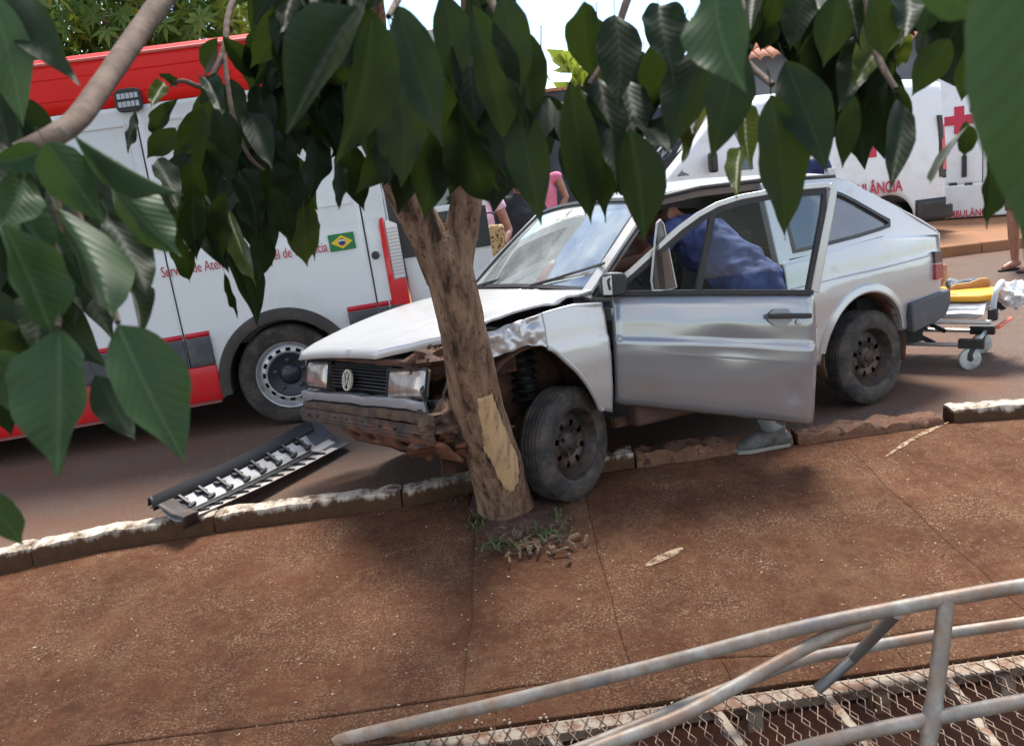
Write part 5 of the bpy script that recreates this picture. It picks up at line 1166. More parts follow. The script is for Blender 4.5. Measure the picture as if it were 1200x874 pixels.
# patient lying on the board, feet towards us
PT = Matrix.Translation((se_.x, se_.y, ZR)) @ Matrix.Rotation(SY, 4, 'Z'); b0 = PT @ Vector((.9, 0, .5))
L_ = lambda x, y, z: (PT @ Vector((x, y, z))) - b0
J = dict(pelvis=L_(1.10, 0, .62), chest=L_(1.42, 0, .62), neck=L_(1.62, 0, .62), head=L_(1.74, 0, .64))
for n_, q in (('l', 1), ('r', -1)):
    J.update({'sh' + n_: L_(1.56, .17 * q, .61), 'el' + n_: L_(1.30, .23 * q, .58), 'wr' + n_: L_(1.06, .20 * q, .66), 'hip' + n_: L_(1.08, .09 * q, .61), 'kn' + n_: L_(.70, .10 * q, .63), 'an' + n_: L_(.34, .10 * q, .575), 'to' + n_: L_(.30, .12 * q, .66)})
pat = person('patient lying on the yellow spine board with shoe soles towards the street', tuple(b0), J, (sx_ * .1 + Vector((0, 0, 1))), mat('patient_shirt', (.20, .22, .26), .9), denim, sleeve=.5)
solem = mat('tan_sole', (.45, .27, .11), .75, 0, c2=(.36, .20, .08), sc=14, bump=.2); upm = mat('sneaker_blue', (.05, .065, .10), .7, c2=(.30, .31, .33), sc=10, ramp=(.5, .55))
so_ = [(-.135, -.030), (-.10, -.042), (.0, -.036), (.07, -.052), (.12, -.040), (.145, 0), (.12, .040), (.07, .046), (.0, .030), (-.10, .038), (-.135, .022)]
def shoe(cpx, cpy, ydep, ang, nrm, lab, s=1.0):
    c = aty(cpx, cpy, ydep); n_ = Vector(nrm).normalized(); dx = (RI * math.cos(ang) - DI * math.sin(ang)); dx = (dx - n_ * dx.dot(n_)).normalized(); dy = n_.cross(dx)
    t = thing('shoe', lab, 'shoe', c); f = lambda a, b, q: tuple(dx * a * s + dy * b * s + n_ * q)
    MB().prism(so_, f, -.018, .004).build('sole', solem, t, bevel=.005)
    u_ = MB(); u_.tube([f(-.10, 0, -.045), f(-.03, 0, -.05), f(.06, 0, -.04), f(.12, 0, -.025)], [.040 * s, .046 * s, .042 * s, .026 * s], 12, rnd=True); u_.tube([f(-.07, 0, -.04), f(-.08, 0, -.13)], [.045 * s, .042 * s], 12, rnd=True); u_.build('upper', upm, t, remesh=.010, sm_it=2)
    return t
d1 = aty(1136, 352, se_.y + .14).y
shoe(1137, 336, se_.y + .16, RAD(14), (-.10, -.95, -.15), 'tan soled sneaker turned sideways on the yellow board')
shoe(1104, 337, se_.y + .42, RAD(72), (.55, -.80, .0), 'tan soled sneaker half hidden by the tail of the car', .95)

# ================================================================== THE LEANING STREET TREE
def bark():
    m = bpy.data.materials.new('bark'); m.use_nodes = True; t = m.node_tree; N = t.nodes; L = t.links; b = N['Principled BSDF']; b.inputs['Roughness'].default_value = .95; b.inputs['Specular IOR Level'].default_value = .2
    co = N.new('ShaderNodeTexCoord')
    def noi(sc, det, st, ro=.65):
        mp = N.new('ShaderNodeMapping'); mp.inputs['Scale'].default_value = st; L.new(co.outputs['Object'], mp.inputs['Vector'])
        n = N.new('ShaderNodeTexNoise'); n.inputs['Scale'].default_value = sc; n.inputs['Detail'].default_value = det; n.inputs['Roughness'].default_value = ro; L.new(mp.outputs[0], n.inputs['Vector']); return n.outputs['Fac']
    n1 = noi(16, 8, (1, 1, .22)); n2 = noi(60, 4, (1, 1, .5)); n3 = noi(3.2, 5, (1, 1, .6))
    r = N.new('ShaderNodeValToRGB'); L.new(n1, r.inputs['Fac']); e = r.color_ramp.elements
    e[0].position, e[0].color = .36, (.038, .025, .018, 1); e[1].position, e[1].color = .62, (.30, .19, .125, 1); k = e.new(.46); k.color = (.17, .105, .07, 1)
    x = N.new('ShaderNodeMix'); x.data_type = 'RGBA'; mr = N.new('ShaderNodeMapRange'); L.new(n3, mr.inputs[0]); mr.inputs[1].default_value = .48; mr.inputs[2].default_value = .68; mr.inputs[4].default_value = .65
    L.new(mr.outputs[0], x.inputs[0]); L.new(r.outputs['Color'], x.inputs[6]); x.inputs[7].default_value = (.15, .078, .048, 1)
    x2 = N.new('ShaderNodeMix'); x2.data_type = 'RGBA'; m2 = N.new('ShaderNodeMapRange'); L.new(n2, m2.inputs[0]); m2.inputs[1].default_value = .56; m2.inputs[2].default_value = .66; m2.inputs[4].default_value = .8
    L.new(m2.outputs[0], x2.inputs[0]); L.new(x.outputs[2], x2.inputs[6]); x2.inputs[7].default_value = (.04, .02, .013, 1); L.new(x2.outputs[2], b.inputs['Base Color'])
    bp = N.new('ShaderNodeBump'); bp.inputs['Strength'].default_value = .9; bp.inputs['Distance'].default_value = .015; L.new(n1, bp.inputs['Height'])
    bp2 = N.new('ShaderNodeBump'); bp2.inputs['Strength'].default_value = .5; bp2.inputs['Distance'].default_value = .006; L.new(n2, bp2.inputs['Height']); L.new(bp.outputs[0], bp2.inputs['Normal']); L.new(bp2.outputs[0], b.inputs['Normal'])
    return m
m_bark = bark(); m_wood = mat('bare_wood', (.52, .34, .18), .8, 0, c2=(.30, .18, .10), c3=(.47, .30, .16), sc=10, stretch=(2.5, 2.5, .35), bump=.5, bsc=40, dust=(.08, .045, .03), dsc=9, dramp=(.58, .68))
tb = aty(600, 612, 4.26)
tree = thing('street_tree', 'leaning street tree with a barked pale wound and drooping dark leaves', 'tree', (tb.x, tb.y + .14, zsw(4.4)))
TO = Vector(tree.location)
ctr = [(604, 650, 4.50, .185), (598, 618, 4.46, .158), (588, 575, 4.36, .143), (573, 520, 4.22, .134), (560, 480, 4.13, .128), (551, 430, 4.05, .115), (542, 385, 3.99, .107), (531, 335, 3.94, .108), (521, 300, 3.91, .112), (517, 278, 3.90, .098), (515, 268, 3.89, .05)]
def tubegrid(path, rad, n, namp, seed, cavity=None):
    P = []; k = len(path); N_ = None
    for i in range(k):
        T = (path[min(i + 1, k - 1)] - path[max(i - 1, 0)]).normalized()
        N_ = (Vector((0, -1, 0)) if N_ is None else N_); N_ = (N_ - T * N_.dot(T)).normalized(); B = T.cross(N_); r = []
        for j in range(n):
            a = 2 * math.pi * j / n; d = N_ * math.cos(a) + B * math.sin(a); p = path[i] + d * rad[i]
            rid = 1 - abs(nz3(math.cos(a) * 3.4 + seed, math.sin(a) * 3.4, i / k * 2.6, 1.0)) * 2
            f = namp * (.8 * nz3(p.x * 7 + seed, p.y * 7, p.z * 2.4) + .5 * nz3(p.x * 22, p.y * 22, p.z * 7) + .35 * nz3(p.x * 60, p.y * 60, p.z * 20)) - namp * .9 * max(0, rid - .72) * 3
            r.append(path[i] + d * rad[i] * (1 + f))
        P.append(r)
    return P
def resample(pts, n):
    Q = bez([Vector((*p[:3], p[3])) if False else Vector(p[:3]) for p in pts], 10); R_ = []
    kk = len(pts) - 1
    for i in range(len(Q)): R_.append(interp(i / 10, [(q, pts[q][3]) for q in range(kk + 1)]))
    out_ = [];
    for i in range(n):
        t = i / (n - 1) * (len(Q) - 1); a = int(min(t, len(Q) - 2)); out_.append((Q[a].lerp(Q[a + 1], t - a), lerp(R_[a], R_[a + 1], t - a)))
    return [p for p, _ in out_], [r for _, r in out_]
cp3 = [(*aty(x, y, d * .975), r) for x, y, d, r in ctr]
path, rad = resample(cp3, 150)
rad = [r * .96 * (1 + .14 * math.exp(-((i) / 7) ** 2)) for i, r in enumerate(rad)]
NT = 110; TG = tubegrid(path, rad, NT, .058, 3.0)
def smooth_ring(i, j):
    d = (TG[i][j] - path[i]).normalized(); return path[i] + d * rad[i] * (.985 + .012 * nz3(d.x * 3, d.y * 3, i * .07))
_w = [(558, 474), (566, 470), (577, 467), (586, 497), (599, 527), (606, 548), (606, 568), (598, 578), (590, 574), (580, 560), (567, 530), (559, 500)]
_wc = (582, 523); wound = [(_wc[0] + (x - _wc[0]) * 1.02 + 2, _wc[1] + (y - _wc[1]) * 1.05) for x, y in _w]
def inside(px, py, poly):
    c = False; j = len(poly) - 1
    for i in range(len(poly)):
        (xi, yi), (xj, yj) = poly[i], poly[j]
        if (yi > py) != (yj > py) and px < (xj - xi) * (py - yi) / (yj - yi) + xi: c = not c
        j = i
    return c
def wf(i, j):
    p = TG[i][j]
    if p.y > path[i].y + .02: return False
    x, y, z = proj(p); return inside(x + 2.5 * nz3(i * .11, j * .11, 1), y + 4 * nz3(i * .11, j * .11, 5), wound)
WF = {(i, j) for i in range(149) for j in range(NT) if wf(i, j)}
loc = lambda G, dn=0, ax=None: [[(p + ((ax[i] - p).normalized() * dn if dn else Vector())) - TO for p in r] for i, r in enumerate(G)]
MB().grid(loc(TG), cv=True, skip=lambda i, j: (i, j) in WF).build('trunk', m_bark, tree, smooth=60)
MB().grid([[smooth_ring(i, j) - TO for j in range(NT)] for i in range(150)], cv=True, skip=lambda i, j: (i, j) not in WF).build('bare_wood', m_wood, tree, smooth=60, solid=.012)
def limb(pts, n=60, name='branch', amp=.10, nn=36, mt=None):
    pa, ra = resample(pts, n); return MB().grid(loc(tubegrid(pa, ra, nn, amp, pts[0][0] * 9)), cv=True).build(name, mt or m_bark, tree, smooth=60)
limb([(*aty(x, y, d * .975), r) for x, y, d, r in ((522, 325, 3.93, .085), (505, 285, 3.89, .080), (484, 243, 3.85, .078), (466, 205, 3.80, .074), (450, 140, 3.70, .068), (438, 60, 3.56, .060), (430, -20, 3.40, .055), (425, -130, 3.15, .055), (430, -330, 2.8, .045))])
limb([(*aty(x, y, d * .975), r) for x, y, d, r in ((531, 330, 3.94, .080), (538, 285, 3.92, .072), (545, 245, 3.91, .068), (549, 205, 3.90, .064), (553, 140, 3.86, .060), (556, 60, 3.80, .056), (562, -60, 3.7, .06), (600, -230, 3.5, .05))])
# --- leaves
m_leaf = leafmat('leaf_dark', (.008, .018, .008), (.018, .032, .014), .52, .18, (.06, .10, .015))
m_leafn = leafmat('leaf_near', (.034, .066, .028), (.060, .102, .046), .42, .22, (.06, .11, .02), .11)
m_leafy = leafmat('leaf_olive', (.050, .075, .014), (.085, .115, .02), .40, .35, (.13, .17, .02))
m_twig = mat('twig', (.13, .085, .06), .85, 0, c2=(.20, .14, .105), sc=30, bump=.3)
WPROF = [(0, .05), (.04, .26), (.12, .56), (.25, .86), (.40, 1.0), (.55, .95), (.68, .76), (.79, .50), (.87, .26), (.93, .10), (1.0, .012)]
LEAF = []
def leaf_mesh(seed, mt, name):
    rd = random.Random(seed); V = MB(); V.uv = []; nl, nw = 20, 4
    curl, twist, sag, wav = rd.uniform(.03, .30), rd.uniform(-.9, .9), rd.uniform(-.15, .38), rd.uniform(.015, .055); bend = rd.uniform(-.11, .11)
    P = []
    for i in range(nl + 1):
        t = i / nl; hw = .5 * interp(t, WPROF); r = []
        for j in range(-nw, nw + 1):
            q = j / nw; x = hw * q; z = abs(q) ** 1.3 * curl * interp(t, WPROF) + wav * math.sin(t * 17 + (q > 0) * 1.5 + seed) * abs(q) ** 2 - sag * (t - .35) ** 2
            a = twist * (t - .4); z, x = z * math.cos(a) + x * math.sin(a) * .5, x * math.cos(a)
            r.append((x + bend * math.sin(t * math.pi), t, z)); V.uv.append((q * interp(t, WPROF), t))
        P.append(r)
    V.grid(P)
    # petiole
    o_ = len(V.v); V.tube([(0, -.17, -.02), (0, -.08, .0), (0, .02, -sag * .12)], [.012, .011, .009], 5); V.uv += [(0, 0)] * (len(V.v) - o_)
    ob = V.build(name, mt, None, smooth=80); me = ob.data; bpy.data.objects.remove(ob); return me
LM = {k: [leaf_mesh(s + o_, mt, 'leaf') for s in range(9)] for k, mt, o_ in (('d', m_leaf, 1), ('n', m_leafn, 20), ('y', m_leafy, 40))}
TOinv = Matrix.Translation(-TO)
rl2 = random.Random(5)
LBASES = []
def leaf(bx, by, tx, ty, w, dep, kind='d', dd=None, roll=None, lift=None):
    """one leaf from petiole end to drip tip; w its breadth in photo pixels, dep its distance in metres"""
    dd = rl2.uniform(-.10, .10) * dep if dd is None else dd
    A, B = atd(bx, by, dep), atd(tx, ty, dep + dd); Y = B - A; ln = Y.length; Y.normalize()
    n_ = (CPOS - (A + B) / 2).normalized() + Vector((0, 0, .25 if lift is None else lift)); n_ = (n_ - Y * n_.dot(Y)).normalized()
    if rl2.random() < .25: n_ = -n_
    a = rl2.uniform(-.55, .55) if roll is None else roll
    n_ = Matrix.Rotation(a, 3, Y) @ n_; X = Y.cross(n_); wid = .92 * w * dep / FPX / max(.55, abs(math.cos(a)))
    M_ = Matrix.Identity(4)
    for i in range(3): M_[i][0], M_[i][1], M_[i][2], M_[i][3] = X[i] * wid, Y[i] * ln, n_[i] * ln * .75, A[i]
    o = bpy.data.objects.new('leaf', rl2.choice(LM[kind])); COL.objects.link(o); o.parent = tree; o.matrix_local = TOinv @ M_
    LBASES.append((A, (bx, by))); return o
# near left spray
for a in ((-12, -10, 25, 150, 62, .70), (0, -25, 78, 90, 50, .75), (54, 167, 120, 262, 66, .62), (89, 163, 217, 238, 36, .66), (126, 204, 212, 300, 56, .70), (126, 250, 173, 357, 52, .74), (69, 247, 143, 380, 58, .68),
          (3, 264, 61, 402, 70, .60), (17, 244, 100, 345, 52, .70), (28, 207, -8, 275, 52, .66), (49, 176, -15, 192, 36, .66), (68, 386, 61, 556, 90, .62), (140, 380, 226, 540, 96, .62), (-20, 408, 33, 492, 64, .72),
          (112, 440, 158, 520, 46, .78), (-32, 572, 31, 642, 42, .60), (5, 375, 28, 442, 50, .74), (-25, 330, 10, 440, 60, .8), (-30, 150, 20, 260, 60, .75), (-25, 60, 12, 190, 55, .8), (60, 330, 40, 420, 45, .8), (150, 330, 165, 400, 26, .8)):
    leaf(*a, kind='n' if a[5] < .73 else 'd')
# middle left cluster, farther up the street tree
for a in ((297, 204, 301, 275, 38), (324, 221, 342, 285, 36), (241, 244, 270, 322, 38), (267, 287, 303, 382, 38), (307, 270, 306, 328, 32), (370, 156, 364, 234, 38), (402, 164, 427, 248, 44), (396, 184, 397, 246, 20), (316, 190, 364, 245, 38),
          (247, 167, 253, 254, 40), (250, 147, 273, 194, 36), (227, 230, 231, 305, 34), (217, 247, 221, 336, 32), (206, 117, 175, 162, 24), (158, 127, 149, 178, 13), (206, 99, 184, 86, 14), (254, 45, 237, 90, 26), (261, 43, 302, 94, 32), (237, 127, 203, 181, 36),
          (271, 93, 281, 155, 34), (237, 158, 254, 248, 38), (254, 124, 278, 200, 38), (206, 151, 172, 186, 30), (185, 185, 209, 241, 30), (227, 240, 220, 301, 34), (254, 86, 233, 125, 20), (341, 17, 314, 131, 36), (369, 137, 348, 173, 24), (303, 148, 345, 200, 32),
          (263, 319, 279, 371, 10), (290, 130, 320, 200, 36), (330, 150, 342, 230, 34), (280, 200, 300, 262, 34), (215, 190, 228, 262, 32), (350, 200, 330, 270, 34), (300, 100, 322, 165, 34), (262, 225, 262, 300, 30), (380, 120, 398, 190, 30), (240, 90, 262, 140, 26)):
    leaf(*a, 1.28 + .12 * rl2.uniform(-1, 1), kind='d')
for a in ((356, 244, 361, 314, 42), (364, 236, 367, 305, 20), (192, 96, 176, 128, 22), (265, 240, 300, 330, 26)): leaf(*a, 1.34, kind='y')
# centre
for a in ((437, 17, 395, 194, 64, .80), (465, 7, 516, 167, 64, .84), (420, 10, 336, 164, 74, .72), (554, 7, 598, 170, 62, .88), (465, 90, 472, 220, 64, 1.0), (503, 144, 497, 259, 54, 1.02), (537, 120, 573, 246, 62, 1.0), (516, 86, 533, 208, 54, 1.05),
          (590, -12, 612, 120, 50, .9), (607, 34, 618, 160, 54, .95), (606, 120, 634, 264, 56, .95), (440, 70, 452, 175, 50, 1.1), (410, 60, 430, 190, 54, 1.1), (380, 20, 372, 130, 56, 1.1), (570, 60, 600, 215, 56, 1.05), (585, 110, 606, 225, 46, 1.08),
          (520, -10, 530, 110, 52, 1.0), (400, -30, 385, 80, 55, 1.0), (545, 30, 560, 150, 54, 1.05), (560, 130, 585, 225, 50, 1.1), (350, -20, 336, 85, 50, 1.05)):
    leaf(*a)
# right of centre
for a in ((686, 3, 696, 95, 48, 1.0), (720, 17, 723, 126, 58, .98), (772, 3, 792, 91, 58, .95), (840, 45, 785, 177, 62, .92), (864, 51, 837, 187, 62, .84), (737, 151, 754, 285, 62, .90), (668, 96, 694, 266, 52, .95), (689, 113, 708, 259, 42, 1.0),
          (751, 137, 785, 180, 42, 1.05), (800, 30, 770, 130, 50, 1.0), (700, 90, 722, 215, 46, 1.05), (730, 90, 748, 180, 44, 1.08), (668, 150, 685, 250, 36, 1.1), (755, 60, 760, 150, 50, 1.1), (700, 20, 708, 110, 46, 1.1), (800, 100, 812, 160, 30, 1.1), (712, 150, 728, 230, 40, 1.1)):
    leaf(*a)
leaf(837, -22, 866, 102, 80, .55, 'n')
for a in ((837, 113, 798, 184, 36, 1.1), (680, 105, 690, 190, 38, 1.1), (868, 170, 862, 232, 24, 1.0), (870, 120, 880, 200, 30, 1.05)): leaf(*a, kind='y')
# right
for a in ((905, 112, 927, 283, 66, .78), (921, 72, 972, 201, 66, .80), (1001, 112, 987, 198, 30, .92), (1055, 116, 1043, 225, 34, .9), (1113, 45, 1068, 112, 42, .9), (1046, 94, 1069, 146, 17, .95), (982, -7, 965, 80, 50, .9), (1020, -7, 1037, 73, 44, .9),
          (1133, 148, 1082, 222, 9, .8), (1133, 142, 1130, 185, 24, .85), (1160, 178, 1154, 267, 28, .85), (985, 60, 975, 140, 48, 1.05), (1010, 50, 1012, 130, 46, 1.05), (1035, 60, 1020, 125, 40, 1.05), (960, 40, 952, 110, 44, 1.08), (940, -10, 925, 60, 44, 1.0),
          (1060, -20, 1058, 50, 44, .95), (890, -20, 880, 40, 44, 1.0), (1085, -10, 1080, 45, 40, 1.0), (1000, 90, 985, 150, 34, 1.1), (905, 20, 890, 60, 36, 1.1), (1130, 60, 1126, 120, 26, .9)):
    leaf(*a)
for a in ((955, 20, 940, 70, 40, 1.1), (1066, 40, 1052, 78, 18, 1.1), (975, 30, 968, 85, 30, 1.1)): leaf(*a, kind='y')
leaf(1230, -150, 1197, 305, 184, .40, 'n', dd=.02, roll=.1)
leaf(1262, -60, 1262, 240, 140, .44, 'n', dd=.02, roll=-.1)
leaf(1075, -30, 1150, 28, 50, .46, 'n')
# filling of the hanging canopy, leaving the gaps where the sky shows
HOLES = [(455, 8, 16), (510, 28, 14), (537, 30, 14), (645, 70, 34), (738, 18, 34), (810, 36, 22), (625, 35, 24), (130, 60, 110), (220, 40, 60), (900, 95, 26), (1072, 75, 24), (760, 165, 26), (820, 175, 40), (680, 60, 26), (650, 205, 26)]
cnt = 0
while cnt < 118:
    bx, by = rl2.uniform(330, 1090), rl2.uniform(-70, 45); ln = rl2.uniform(80, 125); a = rl2.uniform(-.65, .65)
    tx, ty = bx + ln * math.sin(a), by + ln * math.cos(a)
    if any(math.hypot(lerp(bx, tx, t) - hx, lerp(by, ty, t) - hy) < hr + 22 for hx, hy, hr in HOLES for t in (.15, .4, .65, .9)): continue
    leaf(bx, by, tx, ty, ln * .42, rl2.uniform(1.0, 1.35), 'y' if rl2.random() < .08 else 'd'); cnt += 1
# leaves too many and too deep in the mass to pick apart: one joined part
ms = MB(); ms.uv = []
def massleaf(bx, by, ln, ang, dep):
    A = atd(bx, by, dep); B = atd(bx + ln * math.sin(ang), by + ln * math.cos(ang), dep + rl2.uniform(-.08, .08)); Y = B - A; l = Y.length; Y.normalize()
    n_ = (CPOS - A).normalized() + Vector((rl2.uniform(-.6, .6), 0, rl2.uniform(-.2, .6))); n_ = (n_ - Y * n_.dot(Y)).normalized(); X = Y.cross(n_); wd = l * rl2.uniform(.38, .52); cu = rl2.uniform(.03, .12)
    P = []
    for i in range(9):
        t = i / 8; r = []
        for q in (-1, -.5, 0, .5, 1): r.append(A + Y * l * t + X * wd * .5 * q * interp(t, WPROF) + n_ * l * (abs(q) * cu * interp(t, WPROF) - .15 * (t - .3) ** 2) - TO); ms.uv.append((q * interp(t, WPROF), t))
        P.append(r)
    ms.grid(P)
ZONES = [((325, 620), (-60, 95), 85, 1.25, 1.6), ((620, 760), (20, 130), 70, 1.2, 1.6), ((755, 1085), (-60, 28), 95, 1.15, 1.6), ((455, 600), (70, 150), 45, 1.2, 1.5), ((212, 350), (95, 230), 36, 1.45, 1.75), ((950, 1045), (20, 85), 40, 1.2, 1.5), ((-30, 60), (240, 430), 26, .95, 1.2), ((-40, 125), (160, 300), 34, .85, 1.1), ((-40, 30), (0, 150), 16, .9, 1.1)]
for (x0, x1), (y0, y1), n_, d0, d1 in ZONES:
    k = 0; tries = 0
    while k < n_ and tries < 4000:
        tries += 1; bx, by = rl2.uniform(x0, x1), rl2.uniform(y0, y1); ln = rl2.uniform(65, 120); a = rl2.uniform(-.75, .75)
        if any(math.hypot(bx + ln * t * math.sin(a) - hx, by + ln * t * math.cos(a) - hy) < hr + 16 for hx, hy, hr in HOLES for t in (.1, .35, .6, .9)): continue
        massleaf(bx, by, ln, a, rl2.uniform(d0, d1)); k += 1
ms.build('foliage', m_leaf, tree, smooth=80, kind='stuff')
# --- twigs feeding the sprays
def twig(pts, r0, r1, n=26):
    L_ = [(*atd(x, y, d), lerp(r0, r1, i / (len(pts) - 1))) for i, (x, y, d) in enumerate(pts)]
    limb(L_, n, 'twig', .05, 12, m_twig)
twig([(215, -40, 1.0), (190, 0, .96), (160, 42, .90), (125, 92, .82), (92, 138, .74), (62, 160, .70), (20, 180, .68)], .0125, .008, 40)
twig([(62, 160, .70), (90, 250, .70), (120, 320, .68), (138, 378, .62)], .004, .002); twig([(62, 160, .70), (70, 300, .68), (68, 384, .62)], .004, .002)
twig([(300, -60, 1.5), (270, 10, 1.4), (262, 60, 1.34), (240, 100, 1.3), (215, 95, 1.28), (200, 100, 1.28)], .006, .0025)
twig([(262, 60, 1.34), (272, 130, 1.3), (290, 180, 1.3), (310, 200, 1.3)], .004, .002); twig([(330, -40, 1.5), (360, 60, 1.4), (372, 120, 1.34), (395, 150, 1.3)], .005, .002); twig([(272, 130, 1.3), (250, 200, 1.3), (262, 270, 1.3)], .003, .0015)
for pts in (((480, -60, 1.0), (470, -10, .95), (455, 20, .9)), ((560, -60, 1.0), (575, 0, .98), (600, 40, .96), (625, 70, 1.0)), ((760, -60, 1.05), (735, 0, 1.0), (715, 60, 1.02), (690, 100, 1.0)), ((860, -60, 1.0), (868, 10, .9), (866, 60, .88), (905, 100, .84)), ((1000, -60, 1.0), (1015, 20, .98), (1030, 70, .95), (1050, 105, .92)), ((1180, -80, .6), (1150, 60, .75), (1140, 130, .82))):
    twig(list(pts), .0055, .003)
twig([(634, 30, 2.2), (634, 92, 2.2)], .0016, .0016); twig([(618, 50, 2.0), (645, 95, 2.0)], .0012, .0012)
# --- the crown overhead, out of frame: it shades the footway and shows in the windscreen
cr = MB(); cr.uv = []; rc = random.Random(8); n_c = 0
clumps = [Vector((rc.uniform(-3.6, 1.7), rc.uniform(.4, 5.9), rc.uniform(2.7, 4.6))) for _ in range(85)]
while n_c < 7500:
    c = rc.choice(clumps); p = c + Vector((rc.gauss(0, .28), rc.gauss(0, .28), rc.gauss(0, .20)))
    q = Vector(p) - CPOS
    if q.dot(_f) > .1:
        px, py, _ = proj(p)
        if -220 < px < 1420 and py > -60: continue
    elif p.z < 2.2: continue
    d = Vector((rc.gauss(0, .6), rc.gauss(0, .6), -1 + rc.gauss(0, .4))).normalized(); s_ = d.cross(Vector((rc.gauss(0, 1), rc.gauss(0, 1), .3))).normalized(); l = rc.uniform(.11, .16); w_ = l * .22; nn_ = s_.cross(d) * .012
    cr.add([p, p + d * l * .4 + s_ * w_ + nn_, p + d * l * .75 + s_ * w_ * .6 + nn_, p + d * l, p + d * l * .75 - s_ * w_ * .6 + nn_, p + d * l * .4 - s_ * w_ + nn_], [(0, 1, 2, 3), (0, 3, 4, 5)]); cr.uv += [(0, 0), (1, .4), (.6, .75), (0, 1), (-.6, .75), (-1, .4)]; n_c += 1
cr.v = [tuple(Vector(v) - TO) for v in cr.v]
cr.build('foliage', m_leaf, tree, smooth=0, kind='stuff')

# ================================================================== TREES ACROSS THE STREET
m_ros = leafmat('leaf_rosette', (.05, .12, .03), (.13, .23, .055), .38, .32, (.16, .26, .04))
m_rosy = leafmat('leaf_lime', (.13, .18, .02), (.22, .27, .03), .45, .4, (.3, .36, .04))
def rosette_tree(label, base, boxpts, n, seed, mt, yel=0, big=1.0, group=None):
    t = thing('broadleaf_tree', label, 'tree', base, group=group); B_ = Vector(base); rd = random.Random(seed); g1, g2 = MB(), MB(); g1.uv, g2.uv = [], []
    (x0, x1), (y0, y1), (z0, z1) = boxpts
    cl = [Vector((rd.uniform(x0, x1), rd.uniform(y0, y1), rd.uniform(z0, z1))) for _ in range(max(6, n // 22))]
    for k in range(n):
        c = rd.choice(cl) + Vector((rd.gauss(0, .30), rd.gauss(0, .30), rd.gauss(0, .26))); ax = Vector((rd.gauss(0, .5), rd.gauss(-.5, .5), rd.uniform(.2, 1))).normalized()
        u = ax.orthogonal().normalized(); v = ax.cross(u); m_ = rd.randint(7, 10); g = g2 if rd.random() < yel else g1
        for q in range(m_):
            a = 2 * math.pi * q / m_ + rd.uniform(-.2, .2); d = (u * math.cos(a) + v * math.sin(a) + ax * rd.uniform(-.5, .35)).normalized(); s_ = d.cross(ax).normalized(); l = rd.uniform(.13, .20) * big; w_ = l * .17; up = ax * l * .08
            P_ = [c, c + d * l * .45 + s_ * w_ + up, c + d * l * .45 + up * .4, c + d * l * .45 - s_ * w_ + up, c + d * l - up]
            g.add([p - B_ for p in P_], [(0, 1, 2), (0, 2, 3), (2, 1, 4), (2, 4, 3)]); g.uv += [(0, 0), (1, .45), (0, .45), (-1, .45), (0, 1)]
    g1.build('crown', mt, t, smooth=0)
    if yel: g2.build('young_leaves', m_rosy, t, smooth=0)
    top = Vector(((x0 + x1) / 2, (y0 + y1) / 2, (z0 + z1) / 2 + .4)) - B_
    tr = MB(); tr.tube(bez([Vector((0, 0, 0)), top * .4 + Vector((.08, 0, 0)), top]), [lerp(.13, .05, k / 16) for k in range(17)], 10)
    for k in range(6): c = rd.choice(cl) - B_; tr.tube([top * rd.uniform(.4, .8), c.lerp(top, .3), c], [.05, .03, .012], 7)
    tr.build('trunk', m_twig, t); return t
gA, gB = aty(20, 100, 9.6), aty(330, 60, 9.6)
for i, (pa, pb, lab, sd) in enumerate(((-60, 110, 'leafy tree with star shaped leaf tufts above the left end of the red roof', 21), (95, 235, 'leafy tree with star shaped tufts behind the strobe lamp of the red roof', 22), (225, 370, 'leafy tree with lime young leaves behind the rear of the red roof', 23))):
    a, b = aty(pa, 60, 9.9), aty(pb, 60, 9.9); zt_ = aty((pa + pb) / 2, -60, 9.9).z; zb_ = aty((pa + pb) / 2, 150, 9.9).z
    rosette_tree(lab, ((a.x + b.x) / 2, 10.4, ZR), ((a.x, b.x), (9.5, 11.0), (zb_ - .3, zt_ + .4)), 620, sd, m_ros, .16 if i else .10, group='trees behind the red roofed ambulance')
# plants beyond the garden wall
for px, py, h, lab, sd in ((674, 78, .55, 'bright green palm like plant showing above the garden wall beside the sky', 31), (812, 42, .6, 'bright green plant beside the left end of the tiled roof', 32)):
    c = aty(px, py, 15.2); t = thing('plant', lab, 'plant', (c.x, 15.2, ZR)); rd = random.Random(sd); g = MB(); g.uv = []
    for k in range(30):
        a = rd.uniform(0, 6.28); d = Vector((math.cos(a) * .8, math.sin(a) * .8, rd.uniform(.1, 1.2))).normalized(); l = rd.uniform(.35, .7); s_ = d.cross(Vector((0, -1, .3))).normalized() * l * .16; p = Vector((rd.gauss(0, .12), 0, c.z - ZR - .25 + rd.uniform(-.3, .3)))
        g.add([p, p + d * l * .5 + s_, p + d * l * .5 + Vector((0, 0, -.02)), p + d * l * .5 - s_, p + d * l + Vector((0, 0, -.12))], [(0, 1, 2), (0, 2, 3), (2, 1, 4), (2, 4, 3)]); g.uv += [(0, 0), (1, .45), (0, .45), (-1, .45), (0, 1)]
    g.build('leaves', m_rosy, t, smooth=0); MB().tube([(0, 0, 0), (.05, 0, (c.z - ZR) * .5), (0, 0, c.z - ZR - .2)], [.06, .05, .03], 8).build('stem', m_twig, t)

